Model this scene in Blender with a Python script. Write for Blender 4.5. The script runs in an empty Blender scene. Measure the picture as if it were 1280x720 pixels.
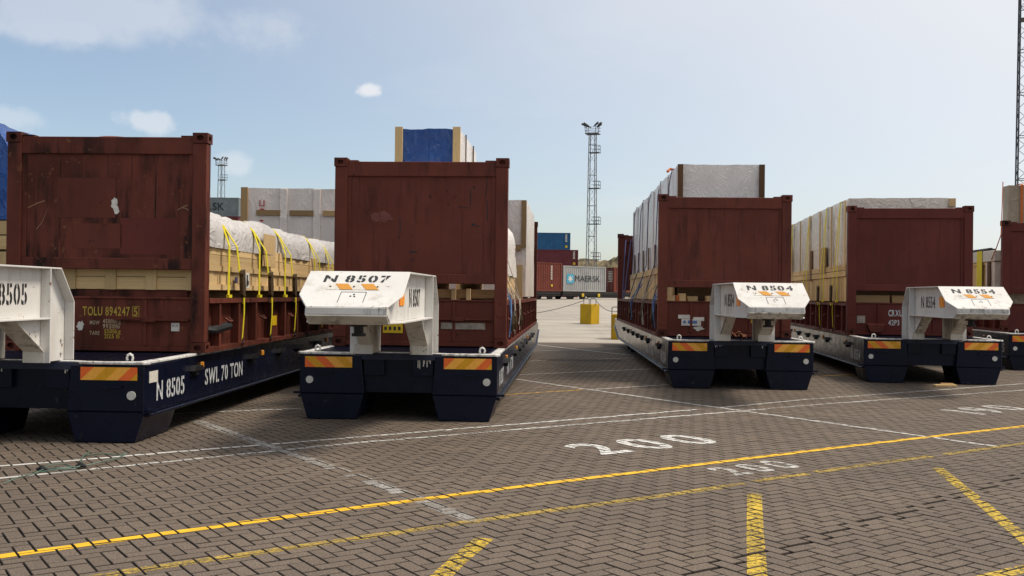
import bpy, bmesh, math, random
from mathutils import Vector, Matrix, noise as mnoise
R = math.radians
random.seed(7)
S = bpy.context.scene
COL = S.collection

# ------------------------------------------------------------------ camera
H = 1.6
F = 1244.4                      # focal length in pixels of the 1280 px photograph (35 mm lens)
CROT = Matrix.Rotation(R(90 + 0.373), 3, 'X') @ Matrix.Rotation(R(0.67), 3, 'Z')
cam_data = bpy.data.cameras.new('camera')
cam_data.lens = 35.0
cam_data.sensor_width = 36.0
cam_data.clip_end = 6000
cam_data.clip_start = 0.1
cam = bpy.data.objects.new('camera', cam_data)
COL.objects.link(cam)
cam.matrix_world = Matrix.Translation((0, 0, H)) @ CROT.to_4x4()
S.camera = cam

# ------------------------------------------------------------------ light
SUN_EL, SUN_AZ = 58.0, 88.0     # azimuth clockwise from +Y
w = bpy.data.worlds.new('World')
S.world = w
w.use_nodes = True
nt = w.node_tree
nt.nodes.clear()
out = nt.nodes.new('ShaderNodeOutputWorld')
bg = nt.nodes.new('ShaderNodeBackground')
bg.inputs['Strength'].default_value = 0.074
nt.links.new(bg.outputs[0], out.inputs[0])
sky = nt.nodes.new('ShaderNodeTexSky')
sky.sky_type = 'NISHITA'
sky.sun_disc = False
sky.sun_elevation = R(SUN_EL)
sky.sun_rotation = R(SUN_AZ)
sky.altitude = 0
sky.air_density = 1.0
sky.dust_density = 1.0
sky.ozone_density = 1.2


def wn(kind, **kw):
    n = nt.nodes.new(kind)
    for k, v in kw.items():
        setattr(n, k, v)
    return n


def wlink(a, b):
    nt.links.new(a, b)


def wmath(op, a, b=None, clamp=False):
    n = wn('ShaderNodeMath', operation=op, use_clamp=clamp)
    for i, v in enumerate((a, b)):
        if v is None:
            continue
        if isinstance(v, (int, float)):
            n.inputs[i].default_value = v
        else:
            wlink(v, n.inputs[i])
    return n.outputs[0]


wtc = wn('ShaderNodeTexCoord')
# thin veil of high haze, everywhere in the sky, thicker low down
sep = wn('ShaderNodeSeparateXYZ')
wlink(wtc.outputs['Generated'], sep.inputs[0])
# cloud layer seen from below: project the direction on a flat layer
zc = wmath('MAXIMUM', sep.outputs['Z'], 0.02)
zc = wmath('ADD', zc, 0.10)
px_ = wmath('DIVIDE', sep.outputs['X'], zc)
py_ = wmath('DIVIDE', sep.outputs['Y'], zc)
comb = wn('ShaderNodeCombineXYZ')
wlink(px_, comb.inputs[0])
wlink(py_, comb.inputs[1])
cn = wn('ShaderNodeTexNoise')
cn.inputs['Scale'].default_value = 0.55
cn.inputs['Detail'].default_value = 7
cn.inputs['Roughness'].default_value = 0.55
wlink(comb.outputs[0], cn.inputs['Vector'])
cr = wn('ShaderNodeMapRange')
cr.inputs['From Min'].default_value = 0.52
cr.inputs['From Max'].default_value = 0.78
cr.inputs['To Max'].default_value = 0.25
wlink(cn.outputs['Fac'], cr.inputs['Value'])
cloud_fac = cr.outputs[0]


def puff(px, py, rx, ry, gain, scale=14.0, warp=0.5):
    """A cloud at the direction of one photograph pixel; rx, ry are its half sizes in radians."""
    global cloud_fac
    d = CROT @ Vector(((px - 640) / F, -(py - 360) / F, -1.0))
    d.normalize()
    u = Vector((d.y, -d.x, 0)).normalized()
    v = u.cross(d).normalized()
    nz = wn('ShaderNodeTexNoise')
    nz.inputs['Scale'].default_value = scale
    nz.inputs['Detail'].default_value = 6
    nz.inputs['Roughness'].default_value = 0.6
    wlink(wtc.outputs['Generated'], nz.inputs['Vector'])

    def dotc(vec, r):
        n = wn('ShaderNodeVectorMath', operation='DOT_PRODUCT')
        wlink(wtc.outputs['Generated'], n.inputs[0])
        n.inputs[1].default_value = vec
        a = wmath('SUBTRACT', n.outputs['Value'], 0.0)
        return wmath('DIVIDE', a, r)
    a = dotc(u, rx)
    b = dotc(v, ry)
    c = wn('ShaderNodeVectorMath', operation='DOT_PRODUCT')
    wlink(wtc.outputs['Generated'], c.inputs[0])
    c.inputs[1].default_value = d
    front = wmath('GREATER_THAN', c.outputs['Value'], 0.2)
    r2 = wmath('ADD', wmath('MULTIPLY', a, a), wmath('MULTIPLY', b, b))
    r1 = wmath('SQRT', r2)
    wv = wmath('MULTIPLY', wmath('SUBTRACT', nz.outputs['Fac'], 0.5), warp * 2)
    val = wmath('SUBTRACT', wmath('SUBTRACT', 1.0, r1), wv)
    m = wn('ShaderNodeMapRange', interpolation_type='SMOOTHSTEP')
    m.inputs['From Min'].default_value = 0.0
    m.inputs['From Max'].default_value = 0.65
    m.inputs['To Max'].default_value = gain
    wlink(val, m.inputs['Value'])
    f = wmath('MULTIPLY', m.outputs[0], front)
    cloud_fac = wmath('MAXIMUM', cloud_fac, f)


puff(150, 14, 0.190, 0.040, 0.36, 6, 1.5)
puff(60, 36, 0.120, 0.020, 0.38, 9, 1.5)
puff(461, 111, 0.018, 0.011, 0.75, 30, 1.2)
puff(196, 151, 0.030, 0.013, 0.45, 18, 1.5)
puff(6, 146, 0.045, 0.016, 0.28, 16, 1.5)
puff(290, 205, 0.022, 0.014, 0.36, 26, 0.9)
# bright veil of haze that thickens towards the sun
vd = wn('ShaderNodeVectorMath', operation='DOT_PRODUCT')
wlink(wtc.outputs['Generated'], vd.inputs[0])
vd.inputs[1].default_value = (math.sin(R(SUN_AZ)) * math.cos(R(SUN_EL)), math.cos(R(SUN_AZ)) * math.cos(R(SUN_EL)), math.sin(R(SUN_EL)))
vr = wn('ShaderNodeMapRange', interpolation_type='SMOOTHSTEP')
vr.inputs['From Min'].default_value = -0.08
vr.inputs['From Max'].default_value = 0.62
vr.inputs['To Min'].default_value = 0.0
vr.inputs['To Max'].default_value = 0.93
wlink(vd.outputs['Value'], vr.inputs['Value'])
cloud_fac = wmath('SUBTRACT', 1.0, wmath('MULTIPLY', wmath('SUBTRACT', 1.0, cloud_fac), wmath('SUBTRACT', 1.0, vr.outputs[0])))
hsv = wn('ShaderNodeHueSaturation')
hsv.inputs['Saturation'].default_value = 0.88
wlink(sky.outputs[0], hsv.inputs['Color'])
mixc = wn('ShaderNodeMix', data_type='RGBA')
mixc.inputs['B'].default_value = (6.6, 6.6, 6.7, 1)
wlink(cloud_fac, mixc.inputs['Factor'])
wlink(hsv.outputs[0], mixc.inputs['A'])
wlink(mixc.outputs['Result'], bg.inputs['Color'])

sl = bpy.data.lights.new('sun', 'SUN')
sl.energy = 2.05
sl.angle = R(16)
sl.color = (1.0, 0.90, 0.76)
sun = bpy.data.objects.new('sun', sl)
COL.objects.link(sun)
sd = Vector((math.sin(R(SUN_AZ)) * math.cos(R(SUN_EL)), math.cos(R(SUN_AZ)) * math.cos(R(SUN_EL)), math.sin(R(SUN_EL))))
sun.rotation_euler = sd.to_track_quat('Z', 'Y').to_euler()
sun.location = (20, 10, 30)

S.view_settings.view_transform = 'Standard'
S.view_settings.look = 'None'
S.view_settings.exposure = 0.9
S.view_settings.gamma = 1.0
S.render.engine = 'CYCLES'


# ------------------------------------------------------------------ helpers
def ray(px, py):
    return CROT @ Vector(((px - 640) / F, -(py - 360) / F, -1.0))


def G(px, py, z=0.0):
    d = ray(px, py)
    t = (z - H) / d.z
    return Vector((d.x * t, d.y * t, z))


def P(px, py, Y):
    d = ray(px, py)
    t = Y / d.y
    return Vector((d.x * t, Y, H + d.z * t))


class MB:
    def __init__(self):
        self.v, self.f = [], []

    def add(self, vs, fs):
        n = len(self.v)
        self.v += [tuple(p) for p in vs]
        self.f += [tuple(i + n for i in f) for f in fs]
        return self

    def box(self, x0, x1, y0, y1, z0, z1):
        return self.add([(x0, y0, z0), (x1, y0, z0), (x1, y1, z0), (x0, y1, z0),
                         (x0, y0, z1), (x1, y0, z1), (x1, y1, z1), (x0, y1, z1)],
                        [(3, 2, 1, 0), (4, 5, 6, 7), (0, 1, 5, 4), (1, 2, 6, 5), (2, 3, 7, 6), (3, 0, 4, 7)])

    def prism(self, pts, plane, a, b):
        def P3(p, t):
            return {'yz': (t, p[0], p[1]), 'xz': (p[0], t, p[1]), 'xy': (p[0], p[1], t)}[plane]
        n = len(pts)
        vs = [P3(p, a) for p in pts] + [P3(p, b) for p in pts]
        fs = [tuple(range(n))[::-1], tuple(range(n, 2 * n))]
        fs += [(i, (i + 1) % n, n + (i + 1) % n, n + i) for i in range(n)]
        return self.add(vs, fs)

    def strip(self, p0, p1, x0, x1, t):
        """plate along x whose yz edge runs p0-p1, thickness t"""
        d = Vector((p1[0] - p0[0], p1[1] - p0[1])).normalized()
        n = Vector((-d.y, d.x)) * t
        return self.prism([p0, p1, (p1[0] + n.x, p1[1] + n.y), (p0[0] + n.x, p0[1] + n.y)], 'yz', x0, x1)

    def tube(self, pts, r, n=6, caps=True):
        pts = [Vector(p) for p in pts]
        rings = []
        for i, p in enumerate(pts):
            a = pts[max(i - 1, 0)]
            b = pts[min(i + 1, len(pts) - 1)]
            d = (b - a).normalized()
            u = d.cross(Vector((0, 0, 1)))
            if u.length < 0.05:
                u = d.cross(Vector((0, 1, 0)))
            u.normalize()
            v = d.cross(u)
            rr = r[i] if isinstance(r, (list, tuple)) else r
            rings.append([p + (u * math.cos(2 * math.pi * k / n) + v * math.sin(2 * math.pi * k / n)) * rr for k in range(n)])
        vs = [q for ring in rings for q in ring]
        fs = []
        for i in range(len(pts) - 1):
            for k in range(n):
                k2 = (k + 1) % n
                fs.append((i * n + k, i * n + k2, (i + 1) * n + k2, (i + 1) * n + k))
        if caps:
            fs.append(tuple(range(n)))
            fs.append(tuple((len(pts) - 1) * n + k for k in range(n)))
        return self.add(vs, fs)

    def ribbon(self, pts, wd, t=0.006):
        """flat band through pts, wd = half width vector (or list of them)"""
        pts = [Vector(p) for p in pts]
        wv = Vector(wd)
        vs = []
        for i, p in enumerate(pts):
            a = pts[max(i - 1, 0)]
            b = pts[min(i + 1, len(pts) - 1)]
            d = (b - a).normalized()
            n = d.cross(wv).normalized() * t * 0.5
            vs += [p - wv - n, p + wv - n, p + wv + n, p - wv + n]
        fs = []
        for i in range(len(pts) - 1):
            for k in range(4):
                k2 = (k + 1) % 4
                fs.append((i * 4 + k, i * 4 + k2, (i + 1) * 4 + k2, (i + 1) * 4 + k))
        fs += [(0, 1, 2, 3), tuple((len(pts) - 1) * 4 + k for k in (3, 2, 1, 0))]
        return self.add(vs, fs)

    def holed(self, o, u, v, n, W, Hh, hw, hh, depth, k=8):
        """plate W x Hh centred at o with a recessed opening (rounded, half sizes hw, hh); n = outward normal"""
        o, u, v, n = Vector(o), Vector(u), Vector(v), Vector(n)
        outer = [(-W / 2, -Hh / 2), (0, -Hh / 2), (W / 2, -Hh / 2), (W / 2, 0), (W / 2, Hh / 2), (0, Hh / 2), (-W / 2, Hh / 2), (-W / 2, 0)]
        c = 0.75
        inner = [(-hw * c, -hh * c), (0, -hh), (hw * c, -hh * c), (hw, 0), (hw * c, hh * c), (0, hh), (-hw * c, hh * c), (-hw, 0)]
        vs = [o + u * a + v * b for a, b in outer] + [o + u * a + v * b for a, b in inner] + [o + u * a + v * b - n * depth for a, b in inner]
        fs = []
        for i in range(8):
            j = (i + 1) % 8
            fs += [(i, j, 8 + j, 8 + i), (8 + i, 8 + j, 16 + j, 16 + i)]
        fs.append(tuple(range(16, 24)))
        return self.add(vs, fs)

    def mesh(self, name, recalc=True, smooth=False):
        me = bpy.data.meshes.new(name)
        me.from_pydata(self.v, [], self.f)
        if recalc:
            bm = bmesh.new()
            bm.from_mesh(me)
            bmesh.ops.recalc_face_normals(bm, faces=bm.faces)
            bm.to_mesh(me)
            bm.free()
        if smooth:
            for p in me.polygons:
                p.use_smooth = True
        me.update()
        return me


def link(name, me, mat, parent=None, loc=None, bevel=0.0):
    if isinstance(me, MB):
        me = me.mesh(name)
    if mat is not None and not me.materials:
        me.materials.append(mat)
    o = bpy.data.objects.new(name, me)
    COL.objects.link(o)
    if parent is not None:
        o.parent = parent
    if loc is not None:
        o.location = loc
    if bevel:
        m = o.modifiers.new('bevel', 'BEVEL')
        m.width = bevel
        m.segments = 1
        m.limit_method = 'ANGLE'
        m.angle_limit = R(40)
    return o


def tag(o, label=None, cat=None, group=None, kind=None):
    for k, v in (('label', label), ('category', cat), ('group', group), ('kind', kind)):
        if v:
            o[k] = v
    return o


def empty(name, X, Y, Z=0.0, yaw=0.0, label=None, cat=None, group=None):
    """yaw in degrees, clockwise seen from above"""
    o = bpy.data.objects.new(name, None)
    o.empty_display_size = 0.3
    COL.objects.link(o)
    o.location = (X, Y, Z)
    o.rotation_euler = (0, 0, -R(yaw))
    return tag(o, label, cat, group)


CHILDREN = {}


def kids(o):
    return [c for c in o.children]


def copy_tree(o, parent=None):
    c = o.copy()
    COL.objects.link(c)
    if parent is not None:
        c.parent = parent
    for ch in kids(o):
        copy_tree(ch, c)
    return c


# ------------------------------------------------------------------ materials
def newmat(name):
    m = bpy.data.materials.new(name)
    m.use_nodes = True
    t = m.node_tree
    b = t.nodes['Principled BSDF']
    return m, t, b


class NT:
    def __init__(self, t):
        self.t = t

    def n(self, kind, **kw):
        nd = self.t.nodes.new(kind)
        for k, v in kw.items():
            setattr(nd, k, v)
        return nd

    def l(self, a, b):
        self.t.links.new(a, b)

    def noise(self, vec, scale, detail=4, rough=0.5):
        nd = self.n('ShaderNodeTexNoise')
        nd.inputs['Scale'].default_value = scale
        nd.inputs['Detail'].default_value = detail
        nd.inputs['Roughness'].default_value = rough
        if vec is not None:
            self.l(vec, nd.inputs['Vector'])
        return nd.outputs['Fac']

    def ramp(self, val, a, b, lo=0.0, hi=1.0):
        nd = self.n('ShaderNodeMapRange')
        nd.inputs['From Min'].default_value = a
        nd.inputs['From Max'].default_value = b
        nd.inputs['To Min'].default_value = lo
        nd.inputs['To Max'].default_value = hi
        self.l(val, nd.inputs['Value'])
        return nd.outputs[0]

    def mix(self, fac, a, b):
        nd = self.n('ShaderNodeMix', data_type='RGBA')
        for s, v in (('Factor', fac), ('A', a), ('B', b)):
            if isinstance(v, (int, float)):
                nd.inputs[s].default_value = v
            elif isinstance(v, (tuple, list)):
                nd.inputs[s].default_value = (*v[:3], 1)
            else:
                self.l(v, nd.inputs[s])
        return nd.outputs['Result']

    def math(self, op, a, b=None):
        nd = self.n('ShaderNodeMath', operation=op)
        for i, v in enumerate((a, b)):
            if v is None:
                continue
            if isinstance(v, (int, float)):
                nd.inputs[i].default_value = v
            else:
                self.l(v, nd.inputs[i])
        return nd.outputs[0]

    def mapped(self, scale=(1, 1, 1), coord='Object', rnd=0.0):
        tc = self.n('ShaderNodeTexCoord')
        mp = self.n('ShaderNodeMapping')
        mp.inputs['Scale'].default_value = scale
        self.l(tc.outputs[coord], mp.inputs['Vector'])
        if rnd:
            oi = self.n('ShaderNodeObjectInfo')
            m = self.math('MULTIPLY', oi.outputs['Random'], rnd)
            cb = self.n('ShaderNodeCombineXYZ')
            for i in range(3):
                self.l(m, cb.inputs[i])
            self.l(cb.outputs[0], mp.inputs['Location'])
        return mp.outputs[0]

    def bump(self, b, h, strength, dist=0.01):
        nd = self.n('ShaderNodeBump')
        nd.inputs['Strength'].default_value = strength
        nd.inputs['Distance'].default_value = dist
        self.l(h, nd.inputs['Height'])
        self.l(nd.outputs[0], b.inputs['Normal'])


def paint(name, col, col2=None, rough=0.45, grime=0.5, gcol=(0.02, 0.016, 0.013), gscale=2.5, chips=0.0, ccol=(0.16, 0.05, 0.02),
          bump=0.1, spec=0.2, gthr=(0.5, 0.72), rnd=3.0):
    m, t, b = newmat(name)
    q = NT(t)
    col2 = col2 or tuple(c * 0.75 for c in col)
    v = q.mapped(rnd=rnd)
    vs = q.mapped((2.2, 2.2, 0.35), rnd=rnd)
    n1 = q.noise(v, 1.1, 5)
    c = q.mix(q.ramp(n1, 0.35, 0.65), col, col2)
    n2 = q.noise(vs, gscale, 7, 0.62)
    n2b = q.noise(v, gscale * 0.5, 4)
    g = q.math('MULTIPLY', q.ramp(n2, gthr[0], gthr[1]), q.ramp(n2b, 0.38, 0.6))
    g = q.math('MULTIPLY', g, grime)
    c = q.mix(g, c, gcol)
    if chips:
        n3 = q.noise(v, 9.0, 6, 0.65)
        k = q.ramp(n3, 0.66 - chips * 0.1, 0.70 - chips * 0.1)
        c = q.mix(k, c, ccol)
    nf = q.noise(v, 60, 3)
    c = q.mix(q.ramp(nf, 0.4, 0.8, 0, 0.18), c, tuple(x * 0.5 for x in col))
    t.links.new(c, b.inputs['Base Color'])
    q.l(q.ramp(q.noise(v, 5, 4), 0.3, 0.7, rough * 0.8, min(1, rough * 1.3)), b.inputs['Roughness'])
    b.inputs['Specular IOR Level'].default_value = spec
    hh = q.math('ADD', q.math('MULTIPLY', q.noise(v, 3.0, 2), 1.0), q.math('MULTIPLY', nf, 0.06))
    q.bump(b, hh, bump, 0.02)
    return m


def plain(name, col, rough=0.6, metal=0.0, var=0.25, scale=12, bump=0.15, spec=0.4, rnd=5.0):
    m, t, b = newmat(name)
    q = NT(t)
    v = q.mapped(rnd=rnd)
    n = q.noise(v, scale, 5, 0.6)
    q.l(q.mix(q.ramp(n, 0.3, 0.7), col, tuple(c * (1 - var) for c in col)), b.inputs['Base Color'])
    b.inputs['Roughness'].default_value = rough
    b.inputs['Metallic'].default_value = metal
    b.inputs['Specular IOR Level'].default_value = spec
    q.bump(b, n, bump, 0.01)
    return m


def wood_mat(name, col, col2, dark=0.4):
    """planks are unit boxes with the grain along local X"""
    m, t, b = newmat(name)
    q = NT(t)
    oi = q.n('ShaderNodeObjectInfo')
    v = q.mapped((1.2, 9, 9), rnd=40.0)
    n = q.noise(v, 1.6, 6, 0.65)
    c = q.mix(q.ramp(n, 0.3, 0.7), col, col2)
    v2 = q.mapped((2.0, 5, 5), rnd=17.0)
    kn = q.noise(v2, 2.3, 2)
    c = q.mix(q.ramp(kn, 0.68, 0.76, 0, 0.7), c, (0.13, 0.065, 0.03))
    tone = q.ramp(oi.outputs['Random'], 0, 1, 0.62, 1.12)
    hs = q.n('ShaderNodeHueSaturation')
    q.l(c, hs.inputs['Color'])
    q.l(tone, hs.inputs['Value'])
    q.l(hs.outputs[0], b.inputs['Base Color'])
    b.inputs['Roughness'].default_value = 0.75
    b.inputs['Specular IOR Level'].default_value = 0.25
    q.bump(b, n, 0.35, 0.01)
    return m


def sheet_mat(name, col, col2, rough=0.4, scale=5.0, bump=0.6, spec=0.5, dirt=0.0):
    """plastic film / tarpaulin: creases from stretched noise"""
    m, t, b = newmat(name)
    q = NT(t)
    v = q.mapped(rnd=9.0)
    wz = q.noise(v, scale * 0.5, 3)
    mp = q.n('ShaderNodeVectorMath', operation='SCALE')
    q.l(v, mp.inputs[0])
    q.l(q.ramp(wz, 0.2, 0.8, 0.7, 1.4), mp.inputs['Scale'])
    st = q.n('ShaderNodeMapping')
    st.inputs['Scale'].default_value = (1.0, 1.0, 0.45)
    st.inputs['Rotation'].default_value = (0.35, 0.2, 0.3)
    q.l(v, st.inputs['Vector'])
    rg = q.math('ABSOLUTE', q.math('SUBTRACT', q.noise(st.outputs[0], scale, 3, 0.55), 0.5))
    cre = q.ramp(rg, 0.0, 0.045, 1.0, 0.0)
    rg2 = q.math('ABSOLUTE', q.math('SUBTRACT', q.noise(mp.outputs[0], scale * 2.7, 2, 0.5), 0.5))
    cre = q.math('ADD', cre, q.math('MULTIPLY', q.ramp(rg2, 0.0, 0.07, 1.0, 0.0), 0.6))
    fine = q.noise(mp.outputs[0], scale * 5, 7, 0.7)
    c = q.mix(q.ramp(q.noise(v, scale * 0.6, 5, 0.6), 0.3, 0.7), col, col2)
    if dirt:
        c = q.mix(q.ramp(q.noise(v, 1.3, 6, 0.65), 0.5, 0.75, 0, dirt), c, (0.16, 0.13, 0.10))
    q.l(c, b.inputs['Base Color'])
    b.inputs['Roughness'].default_value = rough
    b.inputs['Specular IOR Level'].default_value = spec
    q.bump(b, q.math('ADD', cre, q.math('MULTIPLY', fine, 0.35)), bump, 0.03)
    return m


def worn_paint(name, col, thr, soft=0.05, scale=22.0):
    """road paint with worn-through patches"""
    m, t, b = newmat(name)
    q = NT(t)
    tc = q.n('ShaderNodeTexCoord')
    n = q.noise(tc.outputs['Object'], scale, 6, 0.72)
    n2 = q.noise(tc.outputs['Object'], 1.7, 3)
    nn = q.math('ADD', n, q.math('MULTIPLY', q.math('SUBTRACT', n2, 0.5), 0.35))
    fac = q.ramp(nn, thr - soft, thr + soft)
    b.inputs['Roughness'].default_value = 0.7
    v = q.noise(tc.outputs['Object'], 5, 5)
    q.l(q.mix(q.ramp(v, 0.3, 0.7), col, tuple(c * 0.7 for c in col)), b.inputs['Base Color'])
    tr = q.n('ShaderNodeBsdfTransparent')
    mx = q.n('ShaderNodeMixShader')
    q.l(fac, mx.inputs[0])
    q.l(tr.outputs[0], mx.inputs[1])
    q.l(b.outputs[0], mx.inputs[2])
    q.l(mx.outputs[0], t.nodes['Material Output'].inputs['Surface'])
    return m


def paver_mat(name, island):
    m, t, b = newmat(name)
    q = NT(t)
    tc = q.n('ShaderNodeTexCoord')
    pos = q.n('ShaderNodeNewGeometry')
    if island:
        rnd = pos.outputs['Random Per Island']
    else:
        rnd = q.n('ShaderNodeObjectInfo').outputs['Random']
    p = pos.outputs['Position']
    A, B = (0.182, 0.142, 0.110), (0.142, 0.110, 0.085)
    c = q.mix(q.ramp(rnd, 0, 1), A, B)
    big = q.noise(p, 0.35, 5, 0.6)
    c = q.mix(q.ramp(big, 0.38, 0.66, 0, 0.62), c, (0.10, 0.078, 0.060))
    tan = q.noise(p, 0.9, 5, 0.6)
    c = q.mix(q.ramp(tan, 0.5, 0.75, 0, 0.35), c, (0.26, 0.20, 0.145))
    fine = q.noise(p, 85, 4, 0.75)
    c = q.mix(q.ramp(fine, 0.44, 0.60, 0, 0.80), c, (0.062, 0.049, 0.040))
    c = q.mix(q.ramp(fine, 0.42, 0.30, 0, 0.6), c, (0.38, 0.32, 0.26))
    spot = q.noise(p, 4.5, 4, 0.6)
    c = q.mix(q.ramp(spot, 0.66, 0.74, 0, 0.5), c, (0.06, 0.05, 0.044))
    q.l(c, b.inputs['Base Color'])
    b.inputs['Roughness'].default_value = 0.85
    b.inputs['Specular IOR Level'].default_value = 0.25
    q.bump(b, fine, 0.4, 0.004)
    return m


def ground_mat(name, A, B, slab=None, spots=0.4):
    m, t, b = newmat(name)
    q = NT(t)
    p = q.n('ShaderNodeNewGeometry').outputs['Position']
    n = q.noise(p, 0.25, 6, 0.6)
    c = q.mix(q.ramp(n, 0.35, 0.65), A, B)
    st = q.n('ShaderNodeMapping')
    st.inputs['Scale'].default_value = (0.08, 0.55, 1)
    q.l(p, st.inputs['Vector'])
    c = q.mix(q.ramp(q.noise(st.outputs[0], 1.0, 6, 0.6), 0.5, 0.7, 0, spots), c, tuple(x * 0.55 for x in B))
    f = q.noise(p, 12, 5, 0.7)
    c = q.mix(q.ramp(f, 0.3, 0.7, 0, 0.25), c, tuple(x * 0.6 for x in B))
    if slab:
        br = q.n('ShaderNodeTexBrick')
        br.inputs['Scale'].default_value = 1.0
        br.inputs['Brick Width'].default_value = slab[0]
        br.inputs['Row Height'].default_value = slab[1]
        br.inputs['Mortar Size'].default_value = slab[2]
        mp = q.n('ShaderNodeMapping')
        mp.inputs['Rotation'].default_value = (0, 0, -R(slab[3]))
        q.l(p, mp.inputs['Vector'])
        q.l(mp.outputs[0], br.inputs['Vector'])
        c = q.mix(q.math('MULTIPLY', br.outputs['Fac'], 0.6), c, tuple(x * 0.35 for x in B))
    q.l(c, b.inputs['Base Color'])
    b.inputs['Roughness'].default_value = 0.9
    b.inputs['Specular IOR Level'].default_value = 0.2
    q.bump(b, f, 0.3, 0.01)
    return m


M = {}
M['rack_old'] = paint('rack_red_brown_worn', (0.145, 0.038, 0.024), (0.072, 0.020, 0.013), 0.55, 0.92, (0.008, 0.006, 0.005), 3.0, 0.35, (0.15, 0.06, 0.03), 0.25, 0.14, (0.44, 0.58))
M['rack'] = paint('rack_red_brown', (0.140, 0.037, 0.025), (0.100, 0.027, 0.018), 0.55, 0.7, (0.026, 0.012, 0.009), 3.4, 0.15, (0.035, 0.016, 0.013), 0.16, 0.14, (0.50, 0.68))
M['rack_plum'] = paint('rack_plum', (0.122, 0.029, 0.023), (0.094, 0.022, 0.018), 0.5, 0.4, (0.02, 0.01, 0.01), 2.0, 0.1, (0.035, 0.014, 0.012), 0.12, 0.14, (0.52, 0.75))
M['navy'] = paint('navy_paint', (0.0040, 0.0062, 0.020), (0.0030, 0.0046, 0.014), 0.30, 0.5, (0.010, 0.0095, 0.010), 2.0, 0.12, (0.035, 0.036, 0.042), 0.08, 0.19)
M['navy_side'] = paint('navy_flank_paint', (0.0040, 0.0062, 0.020), (0.0030, 0.0046, 0.014), 0.24, 0.5, (0.010, 0.0095, 0.010), 2.0, 0.1, (0.035, 0.036, 0.042), 0.05, 0.55)
M['deck'] = paint('deck_paint', (0.035, 0.042, 0.075), (0.022, 0.026, 0.045), 0.5, 0.6, (0.012, 0.012, 0.015), 3.0, 0.3, (0.05, 0.035, 0.03), 0.2, 0.2)
M['white'] = paint('white_paint', (0.68, 0.67, 0.64), (0.60, 0.58, 0.55), 0.42, 0.65, (0.36, 0.29, 0.21), 3.2, 0.22, (0.22, 0.12, 0.06), 0.10, 0.3, (0.50, 0.72))
M['white_dirty'] = paint('white_paint_dirty', (0.66, 0.63, 0.56), (0.52, 0.49, 0.42), 0.5, 0.8, (0.10, 0.085, 0.07), 5.0, 0.2, (0.10, 0.06, 0.04), 0.15, 0.4, (0.45, 0.62))
M['black'] = plain('black_paint', (0.012, 0.012, 0.013), 0.55)
M['stencil_black'] = plain('stencil_black', (0.018, 0.018, 0.02), 0.6, 0, 0.3, 30)
M['stencil_white'] = plain('stencil_white', (0.62, 0.64, 0.66), 0.5, 0, 0.35, 25)
M['stencil_yellow'] = plain('stencil_yellow', (0.47, 0.33, 0.04), 0.55, 0, 0.35, 25)
M['rubber'] = plain('tyre_rubber', (0.016, 0.016, 0.017), 0.8)
M['orange'] = plain('reflector_orange', (0.95, 0.45, 0.06), 0.35, 0, 0.15, 40)
M['amber'] = plain('reflector_amber', (0.76, 0.36, 0.010), 0.35, 0, 0.2, 40)
M['red'] = plain('reflector_red', (0.90, 0.16, 0.025), 0.35, 0, 0.2, 40)
M['disc'] = plain('marker_disc_white', (0.62, 0.60, 0.55), 0.4)
M['amber_lamp'] = plain('amber_lamp', (0.75, 0.30, 0.03), 0.3)
M['galv'] = plain('galvanised_steel', (0.30, 0.31, 0.32), 0.45, 0.6, 0.3, 8)
M['mast_steel'] = plain('mast_steel', (0.23, 0.25, 0.26), 0.6, 0.2, 0.3, 3)
M['mast_dark'] = plain('mast_dark_steel', (0.06, 0.065, 0.075), 0.6, 0.2, 0.3, 3)
M['wood'] = wood_mat('pale_timber', (0.76, 0.55, 0.28), (0.58, 0.39, 0.18))
M['ply'] = wood_mat('aged_timber', (0.40, 0.265, 0.125), (0.30, 0.185, 0.085))
M['brown_wood'] = wood_mat('brown_timber', (0.15, 0.078, 0.034), (0.10, 0.05, 0.022))
M['film'] = sheet_mat('milky_film', (0.72, 0.64, 0.58), (0.60, 0.53, 0.48), 0.30, 1.5, 0.36, 0.5, 0.12)
M['film_white'] = sheet_mat('white_film', (0.78, 0.73, 0.69), (0.67, 0.62, 0.58), 0.28, 1.5, 0.36, 0.5, 0.12)
M['tarp'] = sheet_mat('grey_tarp', (0.56, 0.53, 0.51), (0.42, 0.40, 0.39), 0.40, 1.4, 0.45, 0.4, 0.08)
M['blue'] = sheet_mat('blue_tarp', (0.018, 0.085, 0.32), (0.010, 0.048, 0.20), 0.36, 1.8, 0.5, 0.5)
M['red_tarp'] = sheet_mat('dark_red_sheet', (0.16, 0.03, 0.03), (0.11, 0.02, 0.02), 0.5, 2.0, 0.3, 0.4)
M['strap'] = plain('yellow_webbing', (0.74, 0.62, 0.015), 0.65, 0, 0.2, 60)
M['ratchet'] = plain('ratchet_steel', (0.10, 0.065, 0.03), 0.5, 0.4, 0.5, 40)
M['orange_strap'] = plain('orange_webbing', (0.55, 0.13, 0.02), 0.65, 0, 0.2, 60)
M['rope_blue'] = plain('blue_rope', (0.10, 0.20, 0.42), 0.7, 0, 0.3, 60)
M['rope_dark'] = plain('dark_rope', (0.055, 0.05, 0.13), 0.7, 0, 0.3, 60)
M['rope_pale'] = plain('pale_rope', (0.45, 0.40, 0.33), 0.8, 0, 0.3, 60)
M['card'] = plain('cardboard', (0.52, 0.36, 0.17), 0.8, 0, 0.15, 10)
M['paper'] = plain('white_paper', (0.68, 0.64, 0.57), 0.7, 0, 0.3, 30)
M['label_yellow'] = plain('yellow_label', (0.62, 0.42, 0.01), 0.5, 0, 0.15, 20)
M['red_ink'] = plain('red_ink', (0.42, 0.02, 0.02), 0.6)
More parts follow.
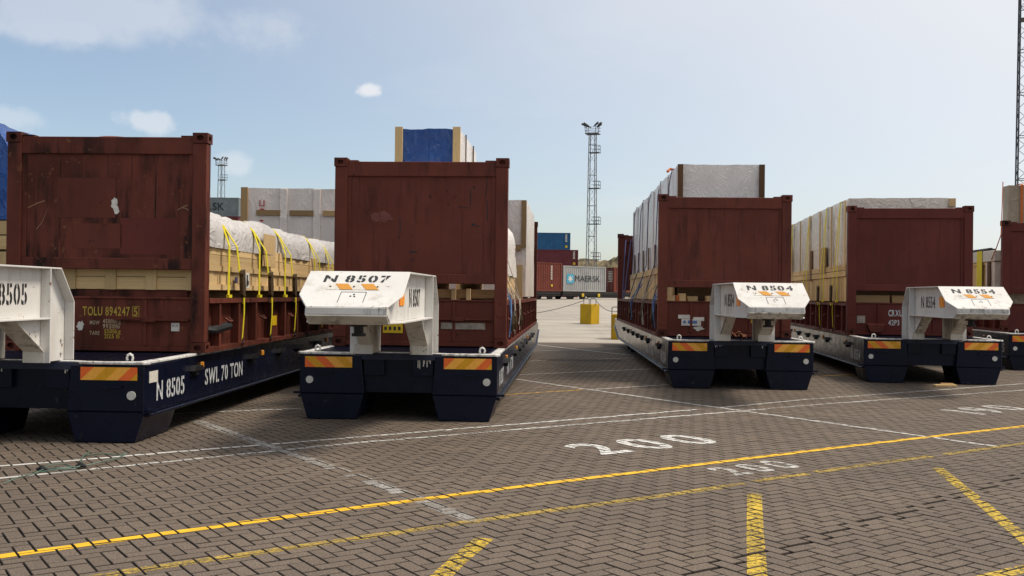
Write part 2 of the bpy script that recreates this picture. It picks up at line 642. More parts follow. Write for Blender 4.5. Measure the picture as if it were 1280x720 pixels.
M['block'] = paint('yellow_block_paint', (0.50, 0.31, 0.008), (0.40, 0.24, 0.008), 0.6, 0.6, (0.16, 0.12, 0.05), 4.0, 0.2, (0.3, 0.27, 0.2), 0.3)
M['c_red'] = paint('container_rust_red', (0.175, 0.045, 0.030), (0.135, 0.035, 0.024), 0.55, 0.5, (0.08, 0.03, 0.02), 1.5)
M['c_maroon'] = paint('container_maroon', (0.12, 0.028, 0.034), (0.10, 0.022, 0.028), 0.55, 0.4, (0.05, 0.02, 0.02), 1.5)
M['c_blue'] = paint('container_blue', (0.022, 0.10, 0.22), (0.018, 0.075, 0.17), 0.55, 0.4, (0.02, 0.04, 0.07), 1.5)
M['c_grey'] = paint('container_grey', (0.36, 0.36, 0.35), (0.29, 0.29, 0.285), 0.55, 0.5, (0.22, 0.2, 0.18), 1.5)
M['c_dgrey'] = paint('container_dark_grey', (0.16, 0.19, 0.20), (0.12, 0.145, 0.155), 0.55, 0.5, (0.09, 0.09, 0.09), 1.5)
M['logo_blue'] = plain('logo_light_blue', (0.06, 0.36, 0.52), 0.5)
M['lettering_dark'] = plain('dark_lettering', (0.012, 0.022, 0.03), 0.5)
M['wagon'] = plain('wagon_black', (0.022, 0.02, 0.019), 0.7, 0, 0.4, 2)
M['paver'] = paver_mat('concrete_paver', False)
M['paver_field'] = paver_mat('concrete_paver_field', True)
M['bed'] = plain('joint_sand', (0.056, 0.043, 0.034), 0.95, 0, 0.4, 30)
M['far_paving'] = ground_mat('far_paving', (0.135, 0.107, 0.085), (0.10, 0.079, 0.063), (0.42, 0.21, 0.02, 34.5), 0.5)
M['concrete'] = ground_mat('yard_concrete', (0.42, 0.38, 0.325), (0.31, 0.28, 0.24), (9.0, 4.5, 0.04, 6.0), 0.55)
M['rubble'] = ground_mat('rubble', (0.24, 0.19, 0.11), (0.09, 0.075, 0.045), None, 0.5)
M['line_yellow'] = worn_paint('line_yellow', (0.80, 0.46, 0.008), 0.27, 0.05)
M['line_yellow_worn'] = worn_paint('line_yellow_worn', (0.50, 0.34, 0.05), 0.485, 0.10, 34)
M['line_yellow_mid'] = worn_paint('line_yellow_patchy', (0.62, 0.42, 0.03), 0.475, 0.07, 34)
M['line_white'] = worn_paint('line_white', (0.66, 0.65, 0.62), 0.38, 0.06)
M['line_white_worn'] = worn_paint('line_white_worn', (0.46, 0.44, 0.41), 0.50, 0.16, 40)
M['line_white_faint'] = worn_paint('line_white_faint', (0.52, 0.50, 0.46), 0.41, 0.09, 30)
M['line_white_mid'] = worn_paint('line_white_patchy', (0.60, 0.59, 0.56), 0.44, 0.07, 30)

# ------------------------------------------------------------------ text
_tc = {}


def char_tris(ch, bold):
    key = (ch, bold)
    if key in _tc:
        return _tc[key]
    cu = bpy.data.curves.new('lettering_source', 'FONT')
    cu.body = ch
    cu.size = 1.0
    cu.offset = bold
    cu.resolution_u = 4
    o = bpy.data.objects.new('lettering_source', cu)
    COL.objects.link(o)
    dg = bpy.context.evaluated_depsgraph_get()
    dg.update()
    me = o.evaluated_get(dg).to_mesh()
    me.calc_loop_triangles()
    tr = [[tuple(me.vertices[i].co[:2]) for i in t.vertices] for t in me.loop_triangles]
    o.evaluated_get(dg).to_mesh_clear()
    bpy.data.objects.remove(o)
    bpy.data.curves.remove(cu)
    xs = [p[0] for t in tr for p in t] or [0, 0.25]
    ys = [p[1] for t in tr for p in t] or [0, 0]
    _tc[key] = (tr, min(xs), max(xs), min(ys), max(ys))
    return _tc[key]


def clip(poly, a, b, c):
    """keep a*x+b*y+c >= 0"""
    res = []
    n = len(poly)
    for i in range(n):
        p, q_ = poly[i], poly[(i + 1) % n]
        dp, dq = a * p[0] + b * p[1] + c, a * q_[0] + b * q_[1] + c
        if dp >= 0:
            res.append(p)
        if (dp >= 0) != (dq >= 0):
            t = dp / (dp - dq)
            res.append((p[0] + (q_[0] - p[0]) * t, p[1] + (q_[1] - p[1]) * t))
    return res


CAP = 0.70
for _ch in 'N8507432061T9OLUSWLCRXPMAEKGgklb/. ':
    for _b in (0.0, 0.02, 0.03):
        char_tris(_ch, _b)


def text_polys(s, height, xs=1.0, bold=0.02, stencil=False, gap=0.13, space=0.10):
    """list of convex polygons, baseline at y=0, starting at x=0; returns (polys, width)"""
    k = height / CAP
    x = 0.0
    res = []
    for ch in s:
        if ch == ' ':
            x += 0.32 * k * xs
            continue
        tr, x0, x1, y0, y1 = char_tris(ch, bold)
        cx = (x0 + x1) / 2
        for t in tr:
            parts = [t]
            if stencil and ch != '1':
                g = gap / 2
                parts = [clip(t, -1, 0, cx - g), clip(t, 1, 0, -cx - g)]
            for pp in parts:
                if len(pp) >= 3:
                    res.append([((p[0] - x0) * k * xs + x, p[1] * k) for p in pp])
        x += ((x1 - x0) + space) * k * xs
    return res, x - space * k * xs


def lettering(parent, name, s, mat, o, u, v, height, width=None, xs=1.0, bold=0.02, stencil=False, center=False, gap=0.13, space=0.10):
    polys, wdt = text_polys(s, height, xs, bold, stencil, gap, space)
    f = (width / wdt) if width else 1.0
    o, u, v = Vector(o), Vector(u).normalized(), Vector(v).normalized()
    if center:
        o = o - u * (wdt * f / 2)
    mb = MB()
    for p in polys:
        mb.add([o + u * (a * f) + v * b for a, b in p], [tuple(range(len(p)))])
    me = mb.mesh(name, recalc=False)
    return link(name, me, mat, parent)


# ------------------------------------------------------------------ planks: unit boxes with grain along X
def unit_box():
    me = MB().box(-.5, .5, -.5, .5, -.5, .5).mesh('plank')
    return me


PLANK = {}


def plank(parent, c, ex, ey, L, W, T, mat='wood', name='plank'):
    """ex = direction of the grain, ey = direction across, both local"""
    if mat not in PLANK:
        PLANK[mat] = unit_box()
        PLANK[mat].materials.append(M[mat])
    o = bpy.data.objects.new(name, PLANK[mat])
    COL.objects.link(o)
    o.parent = parent
    ex, ey = Vector(ex).normalized(), Vector(ey).normalized()
    ez = ex.cross(ey)
    m = Matrix((ex * L, ey * W, ez * T)).transposed().to_4x4()
    m.translation = Vector(c)
    o.matrix_basis = m
    return o


def wrinkled(x0, x1, y0, y1, z0, z1, step=0.12, amp=0.03, freq=2.5, seed=0.0, bulge=0.0, sides='fblrt', edge=0.0):
    """a sheet-covered box: top (t), front (f, y0), back (b), left (l), right (r)"""
    mb = MB()

    def disp(p, n, k=1.0):
        q = Vector((p.x * freq + seed, p.y * freq, p.z * freq * 0.3 + p.y * freq * 0.35))
        d = mnoise.fractal(q, 0.8, 2.0, 4) * amp
        d += abs(mnoise.noise(q * 2.3 + Vector((7, 3, seed)))) * amp * 0.9
        return p + n * d * k
    cx, cy = (x0 + x1) / 2, (y0 + y1) / 2

    def fix(p):
        # pull the box towards a rounded shape near its upper edges
        if edge and p.z > z1 - edge:
            t = (p.z - (z1 - edge)) / edge
            s = 1 - (t * t) * edge * 0.45 / max(x1 - x0, 0.1) * 2
            p = Vector((cx + (p.x - cx) * s, p.y, p.z))
        if bulge:
            ty = 0.5 + 0.5 * math.sin(p.y * 1.9 + seed) * math.cos(p.y * 0.7 + seed * 2)
            if p.z > z0 + 0.02:
                p = p + Vector((0, 0, bulge * ty * (p.z - z0) / (z1 - z0)))
        return p

    def grid(o, u, v, n, off):
        o, u, v, n = Vector(o), Vector(u), Vector(v), Vector(n)
        nu, nv = max(1, round(u.length / step)), max(1, round(v.length / step))
        vs, fs = [], []
        for j in range(nv + 1):
            for i in range(nu + 1):
                p = o + u * (i / nu) + v * (j / nv)
                nn = Vector(((p.x - cx) / (x1 - x0), (p.y - cy) / (y1 - y0), (p.z - (z0 + z1) / 2) / (z1 - z0)))
                on = Vector((round(nn.x * 2) if abs(nn.x) > .499 else 0, round(nn.y * 2) if abs(nn.y) > .499 else 0, 1 if nn.z > .499 else 0))
                if on.length:
                    on.normalize()
                vs.append(fix(disp(p, on if on.length else n)))
        for j in range(nv):
            for i in range(nu):
                a = j * (nu + 1) + i
                fs.append((a, a + 1, a + nu + 2, a + nu + 1))
        mb.add(vs, fs)
    X, Y, Z = x1 - x0, y1 - y0, z1 - z0
    if 't' in sides:
        grid((x0, y0, z1), (X, 0, 0), (0, Y, 0), (0, 0, 1), 0)
    if 'f' in sides:
        grid((x0, y0, z0), (X, 0, 0), (0, 0, Z), (0, -1, 0), 0)
    if 'b' in sides:
        grid((x1, y1, z0), (-X, 0, 0), (0, 0, Z), (0, 1, 0), 0)
    if 'l' in sides:
        grid((x0, y1, z0), (0, -Y, 0), (0, 0, Z), (-1, 0, 0), 0)
    if 'r' in sides:
        grid((x1, y0, z0), (0, Y, 0), (0, 0, Z), (1, 0, 0), 0)
    me = mb.mesh('sheet', recalc=False)
    bm = bmesh.new()
    bm.from_mesh(me)
    bmesh.ops.remove_doubles(bm, verts=bm.verts, dist=0.002)
    bmesh.ops.recalc_face_normals(bm, faces=bm.faces)
    bm.to_mesh(me)
    bm.free()
    for p in me.polygons:
        p.use_smooth = True
    me.set_sharp_from_angle(angle=R(38))
    return me


# ================================================================== GROUND
UA = R(34.5)                                  # the paving and the lines run at this angle to X
UD = Vector((math.cos(UA), math.sin(UA), 0))
VD = Vector((-math.sin(UA), math.cos(UA), 0))
PAVE_END = 27.0
ZC = [(-60, -0.002), (0.98, -0.002), (1.0, -0.03), (PAVE_END, -0.03), (PAVE_END + 0.02, -0.002), (33.5, -0.002), (33.52, 0.0), (36, 0.03), (44, 0.20), (70, 0.72), (104, 1.22), (170, 1.3), (4000, 1.3)]


def ground_z(Y):
    for (a, za), (b, zb) in zip(ZC, ZC[1:]):
        if a <= Y <= b:
            return za + (zb - za) * (Y - a) / (b - a)
    return ZC[-1][1]


mb = MB()
for i, (yy, zz) in enumerate(ZC):
    for xx in (-3000, -18.2, -18.18, 18.18, 18.2, 3000):
        mb.v.append((xx, yy, -0.002 if (zz < -0.01 and abs(xx) > 18.19) else zz))
midx = []
for i in range(len(ZC) - 1):
    for k in range(5):
        a = i * 6 + k
        mb.f.append((a, a + 1, a + 7, a + 6))
        midx.append((0 if k == 2 else 1) if i == 2 else (1 if i < 6 else 2))
me = mb.mesh('ground', recalc=False)
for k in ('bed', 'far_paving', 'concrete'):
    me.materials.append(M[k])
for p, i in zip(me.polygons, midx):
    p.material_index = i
ground = tag(link('ground', me, None), kind='structure')

# herringbone pavers
CELL = 0.107
JOINT = 0.0100
seam_a, seam_b = G(860, 718), G(1115, 643)
sdv = (seam_b - seam_a).normalized()
sn = Vector((-sdv.y, sdv.x, 0))
rng = random.Random(3)
pavers = []
kmax = 340
for k in range(-150, 400):
    for m4 in range(-140, 140):
        for kind in (0, 1):
            if kind == 0:
                ca, cb, la, lb = k + 4 * m4 + 1.0, k + 0.5, 2, 1
            else:
                ca, cb, la, lb = k + 4 * m4 + 0.5, k + 2.0, 1, 2
            X = UD.x * ca * CELL + VD.x * cb * CELL
            Y = UD.y * ca * CELL + VD.y * cb * CELL
            if Y < 1.1 or Y > PAVE_END or abs(X) > 18.1:
                continue
            pavers.append((X, Y, la, lb))


def paver_shape(X, Y, la, lb, r):
    c = Vector((X, Y, 0))
    if (c - seam_a).dot(sn) < 0:
        c -= VD * 0.024
    hx, hy = la * CELL / 2 - JOINT / 2 + r.uniform(-.0012, .0012), lb * CELL / 2 - JOINT / 2 + r.uniform(-.0012, .0012)
    z = r.uniform(-.0022, .0018)
    tx, ty = r.uniform(-.006, .006), r.uniform(-.006, .006)
    rot = r.uniform(-.012, .012)
    u = UD * math.cos(rot) + VD * math.sin(rot)
    v = VD * math.cos(rot) - UD * math.sin(rot)
    return c, u, v, hx, hy, z, tx, ty


pav = [(*paver_shape(X, Y, la, lb, rng), la, lb) for X, Y, la, lb in pavers]


def in_view(c):
    return c.y > 5.75 and abs(c.x) < 0.5145 * c.y + 0.05


order = sorted(range(len(pav)), key=lambda i: (not in_view(pav[i][0]), pav[i][0].length))
single = set(order[:300])
ch = 0.0035


def paver_geo(u, v, hx, hy, tx, ty):
    vs = []
    for zz, ins in ((-0.05, 0), (-ch, 0), (0, ch)):
        for sx, sy in ((-1, -1), (1, -1), (1, 1), (-1, 1)):
            a, b = sx * (hx - ins), sy * (hy - ins)
            vs.append(u * a + v * b + Vector((0, 0, zz + tx * a + ty * b)))
    fs = [(8, 9, 10, 11)]
    for r0 in (0, 4):
        for i in range(4):
            j = (i + 1) % 4
            fs.append((r0 + i, r0 + j, r0 + 4 + j, r0 + 4 + i))
    return vs, fs


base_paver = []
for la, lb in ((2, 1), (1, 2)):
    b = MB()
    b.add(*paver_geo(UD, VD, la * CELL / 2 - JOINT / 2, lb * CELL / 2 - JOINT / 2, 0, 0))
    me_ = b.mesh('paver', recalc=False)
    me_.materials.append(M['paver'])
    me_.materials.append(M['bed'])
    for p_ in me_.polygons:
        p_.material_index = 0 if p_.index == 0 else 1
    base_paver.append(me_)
field = MB()
for i, (c, u, v, hx, hy, z, tx, ty, la, lb) in enumerate(pav):
    if i in single:
        me_ = base_paver[0 if la == 2 else 1]
        o = bpy.data.objects.new('paver', me_)
        COL.objects.link(o)
        o.parent = ground
        o.location = (c.x, c.y, z)
        ang = math.atan2(u.y, u.x) - UA
        o.rotation_euler = (ty * 0.5, -tx * 0.5, ang)
    else:
        vs, fs = paver_geo(u, v, hx, hy, tx, ty)
        field.add([q + Vector((c.x, c.y, z)) for q in vs], fs)
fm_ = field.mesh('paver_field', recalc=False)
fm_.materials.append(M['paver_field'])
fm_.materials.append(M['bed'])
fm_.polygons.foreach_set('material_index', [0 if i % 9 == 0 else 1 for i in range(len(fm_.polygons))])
tag(link('paver_field', fm_, None, ground), kind='stuff')

# spatial hash of the pavers, to break the paint at every joint
HASH = {}
for i, p in enumerate(pav):
    HASH.setdefault((int(p[0].x // 0.5), int(p[0].y // 0.5)), []).append(i)


def marking(name, polys, mat, label, cat='road marking', group=None, wear=0.0):
    """polys: convex polygons on the ground (x, y); each is cut by the pavers it lies on"""
    mb = MB()
    for poly in polys:
        xs = [p[0] for p in poly]
        ys = [p[1] for p in poly]
        for gx in range(int((min(xs) - .3) // .5), int((max(xs) + .3) // .5) + 1):
            for gy in range(int((min(ys) - .3) // .5), int((max(ys) + .3) // .5) + 1):
                for i in HASH.get((gx, gy), ()):
                    c, u, v, hx, hy, z, tx, ty, la, lb = pav[i]
                    q = [(p[0], p[1]) for p in poly]
                    pr_ = random.Random(i * 7 + 1)
                    if pr_.random() < wear * .35:
                        continue
                    e = ch * 1.0 + pr_.uniform(0, .012) * wear
                    for n, h in ((u, hx - e), (-u, hx - e), (v, hy - e), (-v, hy - e)):
                        q = clip(q, -n.x, -n.y, n.x * c.x + n.y * c.y + h)
                        if len(q) < 3:
                            break
                    if len(q) >= 3:
                        vs = []
                        for (a, b) in q:
                            d = Vector((a - c.x, b - c.y, 0))
                            vs.append((a, b, z + tx * d.dot(u) + ty * d.dot(v) + 0.0022))
                        mb.add(vs, [tuple(range(len(vs)))])
        if max(ys) > PAVE_END:
            q = clip(list(poly), 0, 1, -(PAVE_END + 0.02))
            if len(q) >= 3:
                mb.add([(a, b, ground_z(b) + 0.006) for a, b in q], [tuple(range(len(q)))])
    if not mb.v:
        return None
    o = link(name, mb.mesh(name, recalc=False), mat)
    return tag(o, label, cat, group)


def line_polys(pts, width, taper=None):
    g = [G(*p) for p in pts]
    res = []
    for a, b in zip(g, g[1:]):
        d = (b - a)
        n = Vector((-d.y, d.x, 0)).normalized() * width / 2
        k = max(1, int(d.length / 3))
        for i in range(k):
            p, q = a + d * (i / k), a + d * ((i + 1) / k)
            res.append([(p - n).to_tuple()[:2], (q - n).to_tuple()[:2], (q + n).to_tuple()[:2], (p + n).to_tuple()[:2]])
    return res


LG = 'lines painted on the paving'
marking('yellow_line', line_polys([(-30, 700), (200, 668), (427, 637), (640, 610), (854, 583), (1067, 557), (1330, 527)], 0.10), M['line_yellow'],
        'bright yellow line running right across the foreground paving', group=LG)
marking('yellow_line', line_polys([(90, 726), (230, 704), (427, 676), (640, 645), (854, 616), (1067, 583), (1330, 548)], 0.105), M['line_yellow_worn'],
        'faded yellow line in front of and parallel to the bright yellow line', group=LG, wear=.08)
marking('yellow_dash', line_polys([(545, 726), (577, 697), (606, 673)], 0.125), M['line_yellow_mid'],
        'patchy yellow dash slanting up in the bottom middle of the paving', group='yellow dashes in the foreground', wear=.12)
marking('yellow_dash', line_polys([(947, 727), (944, 670), (943, 617)], 0.115), M['line_yellow_mid'],
        'yellow dash pointing straight at the camera below the smaller 200', group='yellow dashes in the foreground', wear=.12)
marking('yellow_dash', line_polys([(1172, 585), (1238, 638), (1300, 690)], 0.105), M['line_yellow_mid'],
        'long yellow dash slanting down to the right edge of the paving', group='yellow dashes in the foreground', wear=.12)
marking('yellow_dash', line_polys([(1215, 727), (1300, 706)], 0.11), M['line_yellow_mid'],
        'yellow dash cut off by the bottom right corner', group='yellow dashes in the foreground', wear=.12)
marking('white_line', line_polys([(-40, 588), (0, 583), (440, 547), (870, 512)], 0.065), M['line_white'],
        'upper of two close white lines passing in front of the trailers', group=LG)
marking('white_line', line_polys([(897, 510), (1000, 500), (1330, 476)], 0.07), M['line_white_mid'],
        'white line passing in front of the small plank on the right', group=LG)
marking('white_line', line_polys([(-40, 603), (0, 598), (440, 554), (930, 513.5), (1003, 507), (1330, 484)], 0.065), M['line_white_mid'],
        'lower of two close white lines passing in front of the trailers', group=LG)
marking('white_line', line_polys([(645, 474), (737, 487), (850, 503), (930, 514), (1060, 532), (1246, 558)], 0.065), M['line_white'],
        'thin white line crossing the yellow one on its way to the right', group=LG)
marking('white_line', line_polys([(246, 526), (320, 552), (430, 590), (594, 651)], 0.15), M['line_white_worn'],
        'wide worn white line slanting down between the two left trailers', group=LG, wear=.15)
marking('white_line', line_polys([(170, 521), (240, 516), (376, 510.5)], 0.06), M['line_white'],
        'short white line coming out from under the leftmost trailer', group=LG)
marking('yellow_line', line_polys([(612, 494.5), (660, 491.5), (728, 487.5)], 0.05), M['line_yellow'],
        'thin yellow line starting at the flank of the second trailer', group=LG)
marking('white_line', line_polys([(738, 487), (846, 480)], 0.05), M['line_white'],
        'thin white line carrying on from the thin yellow line', group=LG)
marking('white_line', line_polys([(650, 468.5), (815, 461)], 0.06), M['line_white'],
        'white line lying between the two middle trailers, nearest the camera', group=LG)
marking('white_line', line_polys([(660, 451.5), (684, 450)], 0.06), M['line_white_mid'],
        'short white stroke beside the flank of the second trailer', group=LG)
marking('white_line', line_polys([(722, 449.5), (795, 447)], 0.06), M['line_white_mid'],
        'broken white line beside the dark oil stains', group=LG)
marking('white_line', line_polys([(662, 439), (785, 435.5)], 0.06), M['line_white_mid'],
        'faint white line farthest back between the middle trailers', group=LG)
marking('white_line', line_polys([(672, 431), (732, 438), (792, 444.5)], 0.06), M['line_white'],
        'white diagonal line farthest back between the middle trailers', group=LG)
marking('yellow_line', line_polys([(1150, 441), (1300, 446)], 0.06), M['line_yellow'],
        'short yellow line under the rightmost trailers', group=LG)
marking('yellow_line', line_polys([(1018, 470.5), (1070, 468)], 0.06), M['line_yellow'],
        'short yellow line between the third and fourth trailers', group=LG)


def number(s, px, py, h, width, mat, label, name='painted_number'):
    o = G(px, py)
    polys, wd = text_polys(s, h, 1.0, 0.0, False, 0.13, 0.22)
    k = width / wd
    e = empty(name, o.x, o.y, 0, 0, label, 'road marking', 'numbers painted on the paving')
    x = 0.0
    for ch_ in s:
        pl_, w1 = text_polys(ch_, h, 1.0, 0.03 if mat is not M['line_white'] else 0.02)
        pp = [[((o + UD * ((a + x) * k) + VD * b).x, (o + UD * ((a + x) * k) + VD * b).y) for a, b in p] for p in pl_]
        d = marking('digit', pp, mat, None, None)
        if d:
            d.parent = e
            d.location = (-o.x, -o.y, 0)
        x += w1 + 0.22 * h / CAP


number('200', 752, 568.5, 0.70, 1.64, M['line_white'], 'large white 200 painted behind the bright yellow line')
number('200', 920, 594.5, 0.40, 0.84, M['line_white_faint'], 'small worn white 200 between the two yellow lines')
number('190', 1226, 518.0, 0.62, 1.20, M['line_white_faint'], 'white 190 painted on the paving at the right edge')

# dark oil stains between the middle trailers
M['oil'] = worn_paint('oil_stain', (0.030, 0.024, 0.020), 0.52, 0.16, 6)
for (px, py, rx, ry, lab) in ((712, 450, .75, .55, 'dark oil stain on the paving left of the broken white line'), (748, 450.5, .6, .5, 'dark oil stain on the paving under the broken white line'),
                              ):
    c_ = G(px, py)
    marking('oil_stain', [[(c_.x + rx * math.cos(k * math.pi / 8) * (1 + .15 * math.sin(k * 3)), c_.y + ry * math.sin(k * math.pi / 8)) for k in range(16)]], M['oil'], lab, 'oil stain', 'oil stains on the paving')


# ================================================================== ROLL TRAILERS
DZ = 0.85
TW = 1.25
TL = 15.6


def stripes(parent, cx, zc, wd, ht, y, direction):
    """hazard plate on the trailer front: plate with its coloured stripes as sub-parts"""
    pl = link('reflector_plate', MB().box(cx - wd / 2 - .008, cx + wd / 2 + .008, y - .006, y, zc - ht / 2 - .006, zc + ht / 2 + .006), M['black'], parent)
    seq = ['orange', 'amber', 'orange', 'red', 'amber', 'red'] if direction > 0 else ['red', 'amber', 'red', 'orange', 'amber', 'orange']
    sw = wd / 4.6
    sk = ht * 1.05 * direction
    groups = {}
    for i in range(-2, 8):
        k = seq[i % 6]
        a = cx - wd / 2 + i * sw
        poly = [(a, zc - ht / 2), (a + sw, zc - ht / 2), (a + sw + sk, zc + ht / 2), (a + sk, zc + ht / 2)]
        q = clip(clip(poly, 1, 0, -(cx - wd / 2)), -1, 0, cx + wd / 2)
        if len(q) >= 3:
            mb = MB().prism(q, 'xz', y - .010, y - .006)
            link('stripe', mb, M[k], pl)
    return pl


def make_trailer():
    t = empty('roll_trailer', 0, 0)
    # deck with a raised white edge
    dk = MB().box(-TW + .02, TW - .02, .02, TL - .02, DZ - .09, DZ - .012)
    link('deck', dk, M['deck'], t)
    # anti-slip grating bars near the front, as the photo shows
    for k in range(14):
        y0 = .14 + k * .105
        link('deck_bar', MB().box(-TW + .14, TW - .14, y0, y0 + .045, DZ - .012, DZ - .002), M['navy'], t)
    ed = MB()
    for s in (-1, 1):
        ed.box(min(s * TW, s * (TW - .10)), max(s * TW, s * (TW - .10)), .12, TL, DZ - .03, DZ)
        # chamfered front ear
        ed.prism([(s * (TW + .03), .02), (s * (TW + .03), .12), (s * (TW - .10), .12), (s * (TW - .35), .07), (s * .62, .07), (s * .62, -.02), (s * (TW - .02), -.02)], 'xy', DZ - .03, DZ)
        ed.prism([(s * .62, -.02), (s * .62, .07), (s * .40, .17), (s * .40, .10)], 'xy', DZ - .03, DZ)
    ed.box(-.40, .40, .10, .17, DZ - .03, DZ)
    link('deck_edge', ed, M['white_edge'], t, bevel=.006)
    for s in (-1, 1):
        sb = MB()
        # side web with tapered tail
        pr = [(0.1, .30), (TL - 1.9, .30), (TL, DZ - .22), (TL, DZ - .03), (0.1, DZ - .03)]
        sb.prism(pr, 'yz', s * (TW - .022), s * (TW - .003))
        link('side_beam', sb, M['navy_side'], t, bevel=.004)
        fl = MB().prism([(0.06, .27), (TL - 1.9, .27), (TL - 1.9, .30), (0.06, .30)], 'yz', s * (TW - .16), s * (TW + .035))
        fl.strip((TL - 1.9, .27), (TL, DZ - .25), s * (TW - .16), s * (TW + .035), .03)
        link('bottom_flange', fl, M['navy'], t, bevel=.006)
        wl = MB().box(min(s * (TW - .006), s * (TW + .003)), max(s * (TW - .006), s * (TW + .003)), 1.0, TL - 2.0, .325, .34)
        link('weld_seam', wl, M['navy'], t)
        # front foot block: upright face, lower part drawn in
        b = MB()
        xo, xi = s * TW, s * .43
        up = [(xo, DZ - .035), (xo, .33), (xi, .33), (s * .47, DZ - .035)]
        b.prism(up, 'xz', 0.0, 1.0)
        b.prism([(xo, .327), (s * (TW - .10), 0.004), (s * .52, 0.004), (xi, .327)], 'xz', 0.012, .95)
        link('foot_block', b, M['navy'], t, bevel=.008)
        # recessed channel for the neck post
        link('post_pocket', MB().box(min(s * .18, s * .44), max(s * .18, s * .44), .035, .10, .56, DZ - .032), M['navy'], t, bevel=.004)
        stripes(t, s * .88, .725, .60, .135, 0, s)
        dsc = MB()
        n = 14
        dsc.add([(s * 1.12 + .047 * math.cos(i * 2 * math.pi / n), yy, .50 + .047 * math.sin(i * 2 * math.pi / n)) for yy in (-.014, 0) for i in range(n)],
                [tuple(range(n))] + [(i, (i + 1) % n, n + (i + 1) % n, n + i) for i in range(n)])
        link('marker_disc', dsc, M['disc'], t)
        hb = MB().box(s * .92 - .10, s * .92 + .10, -.045, -.02, .575, .60)
        hb.box(s * .92 - .10, s * .92 - .075, -.02, 0, .58, .60).box(s * .92 + .075, s * .92 + .10, -.02, 0, .58, .60)
        link('step_handle', hb, M['navy'], t)
        # corner lashing ring
        pts = [(s * (TW - .20) + .032 * math.cos(a), .11, DZ + .035 + .042 * math.sin(a)) for a in [R(x) for x in (-40, 0, 40, 90, 140, 180, 220)]]
        link('lashing_ring', MB().tube(pts, .014, 6), M['white'], t)
        # brackets on the flank
        for k, yb in enumerate((1.48, 3.75, 5.2, 6.4, 7.8, 9.4, 11.0)):
            br = MB().prism([(yb - .16, .655), (yb + .16, .655), (yb + .12, .71), (yb - .12, .71)], 'yz', s * (TW - .01), s * (TW + .065))
            br.prism([(yb - .10, .655), (yb + .10, .655), (yb + .04, .60), (yb - .04, .60)], 'yz', s * (TW - .01), s * (TW + .04))
            link('lashing_bracket', br, M['black'], t)
        for yb in (1.72, 4.3, 8.6):
            link('side_marker', MB().box(min(s * (TW - .01), s * (TW + .02)), max(s * (TW - .01), s * (TW + .02)), yb - .05, yb + .05, .66, .74), M['amber_lamp'], t, bevel=.01)
        link('ground_stop', MB().box(min(s * TW, s * (TW + .09)), max(s * TW, s * (TW + .09)), .05, .14, .315, .345), M['navy'], t)
    # centre beam between the blocks and the floor of the tunnel
    link('cross_beam', MB().box(-.50, .50, .10, .16, .34, DZ - .035), M['navy'], t, bevel=.004)
    link('tunnel_floor', MB().box(-TW + .06, TW - .06, .17, TL - 2.0, DZ - .30, DZ - .095), M['black'], t)
    lb = MB()
    for x in (-.45, .45):
        lb.box(x - .06, x + .06, 1.0, TL - 2.2, .30, DZ - .30)
    link('main_beam', lb, M['navy'], t)
    for yy in (TL - 3.1, TL - 4.4):
        for x in (-.95, -.62, .62, .95):
            wh = link('wheel', MB().tube([(x - .11, yy, .28), (x - .09, yy, .28), (x + .09, yy, .28), (x + .11, yy, .28)], [.22, .28, .28, .22], 20), M['rubber'], t)
            link('rim', MB().tube([(x - .115, yy, .28), (x + .115, yy, .28)], .14, 14), M['galv'], wh)
    return t


M['white_edge'] = paint('white_edge_paint', (0.70, 0.69, 0.66), (0.52, 0.51, 0.49), 0.5, 0.8, (0.10, 0.09, 0.08), 6.0, 0.3, (0.12, 0.09, 0.07), 0.1, 0.4, (0.46, 0.6))
proto_t = make_trailer()
more_trailers = [copy_tree(proto_t) for _ in range(4)]
TR = [  # number, X, Y, yaw, label
    ('N 8505', -5.07, 10.42, 2.0, 'navy roll trailer lettered N 8505 and SWL 70 TON, nearest the camera'),
    ('N 8507', -1.42, 12.50, 3.4, 'navy roll trailer with white paint runs under its right neck post, second from left'),
    ('N 8504', 3.98, 17.28, 2.5, 'navy roll trailer with rusty chain lying on its deck, third from left'),
    ('N 8554', 7.97, 18.85, 7.3, 'navy roll trailer with small broken plank lying in front of it'),
    ('N 8515', 12.62, 22.6, 8.0, 'navy roll trailer lettered N 8515, cut off by the right edge'),
]
trailers = []
for i, (num, X, Y, yaw, lab) in enumerate(TR):
    t = proto_t if i == 0 else more_trailers[i - 1]
    t.location = (X, Y, 0)
    t.rotation_euler = (0, 0, -R(yaw))
    tag(t, lab, 'roll trailer', 'navy roll trailers parked in a row')
    s = 1 if i < 2 else -1
    xx = s * (TW + .0035)
    u = (0, 1, 0) if s > 0 else (0, -1, 0)
    if s > 0:
        lettering(t, 'lettering', num, M['stencil_white'], (xx, .33, .42), u, (0, 0, 1), .20, 0.82, bold=.02, stencil=True, gap=.06)
        lettering(t, 'lettering', 'SWL 70 TON', M['stencil_white'], (xx, 1.85, .45), u, (0, 0, 1), .19, 1.50, bold=.02, stencil=True, gap=.06)
    else:
        lettering(t, 'lettering', num, M['stencil_white'], (xx, 1.15, .40), u, (0, 0, 1), .20, 0.85, bold=.02, stencil=True, gap=.06)
        lettering(t, 'lettering', 'SWL 70 TON', M['stencil_white'], (xx, 4.2, .40), u, (0, 0, 1), .20, 1.55, bold=.02, stencil=True, gap=.06)
    trailers.append(t)
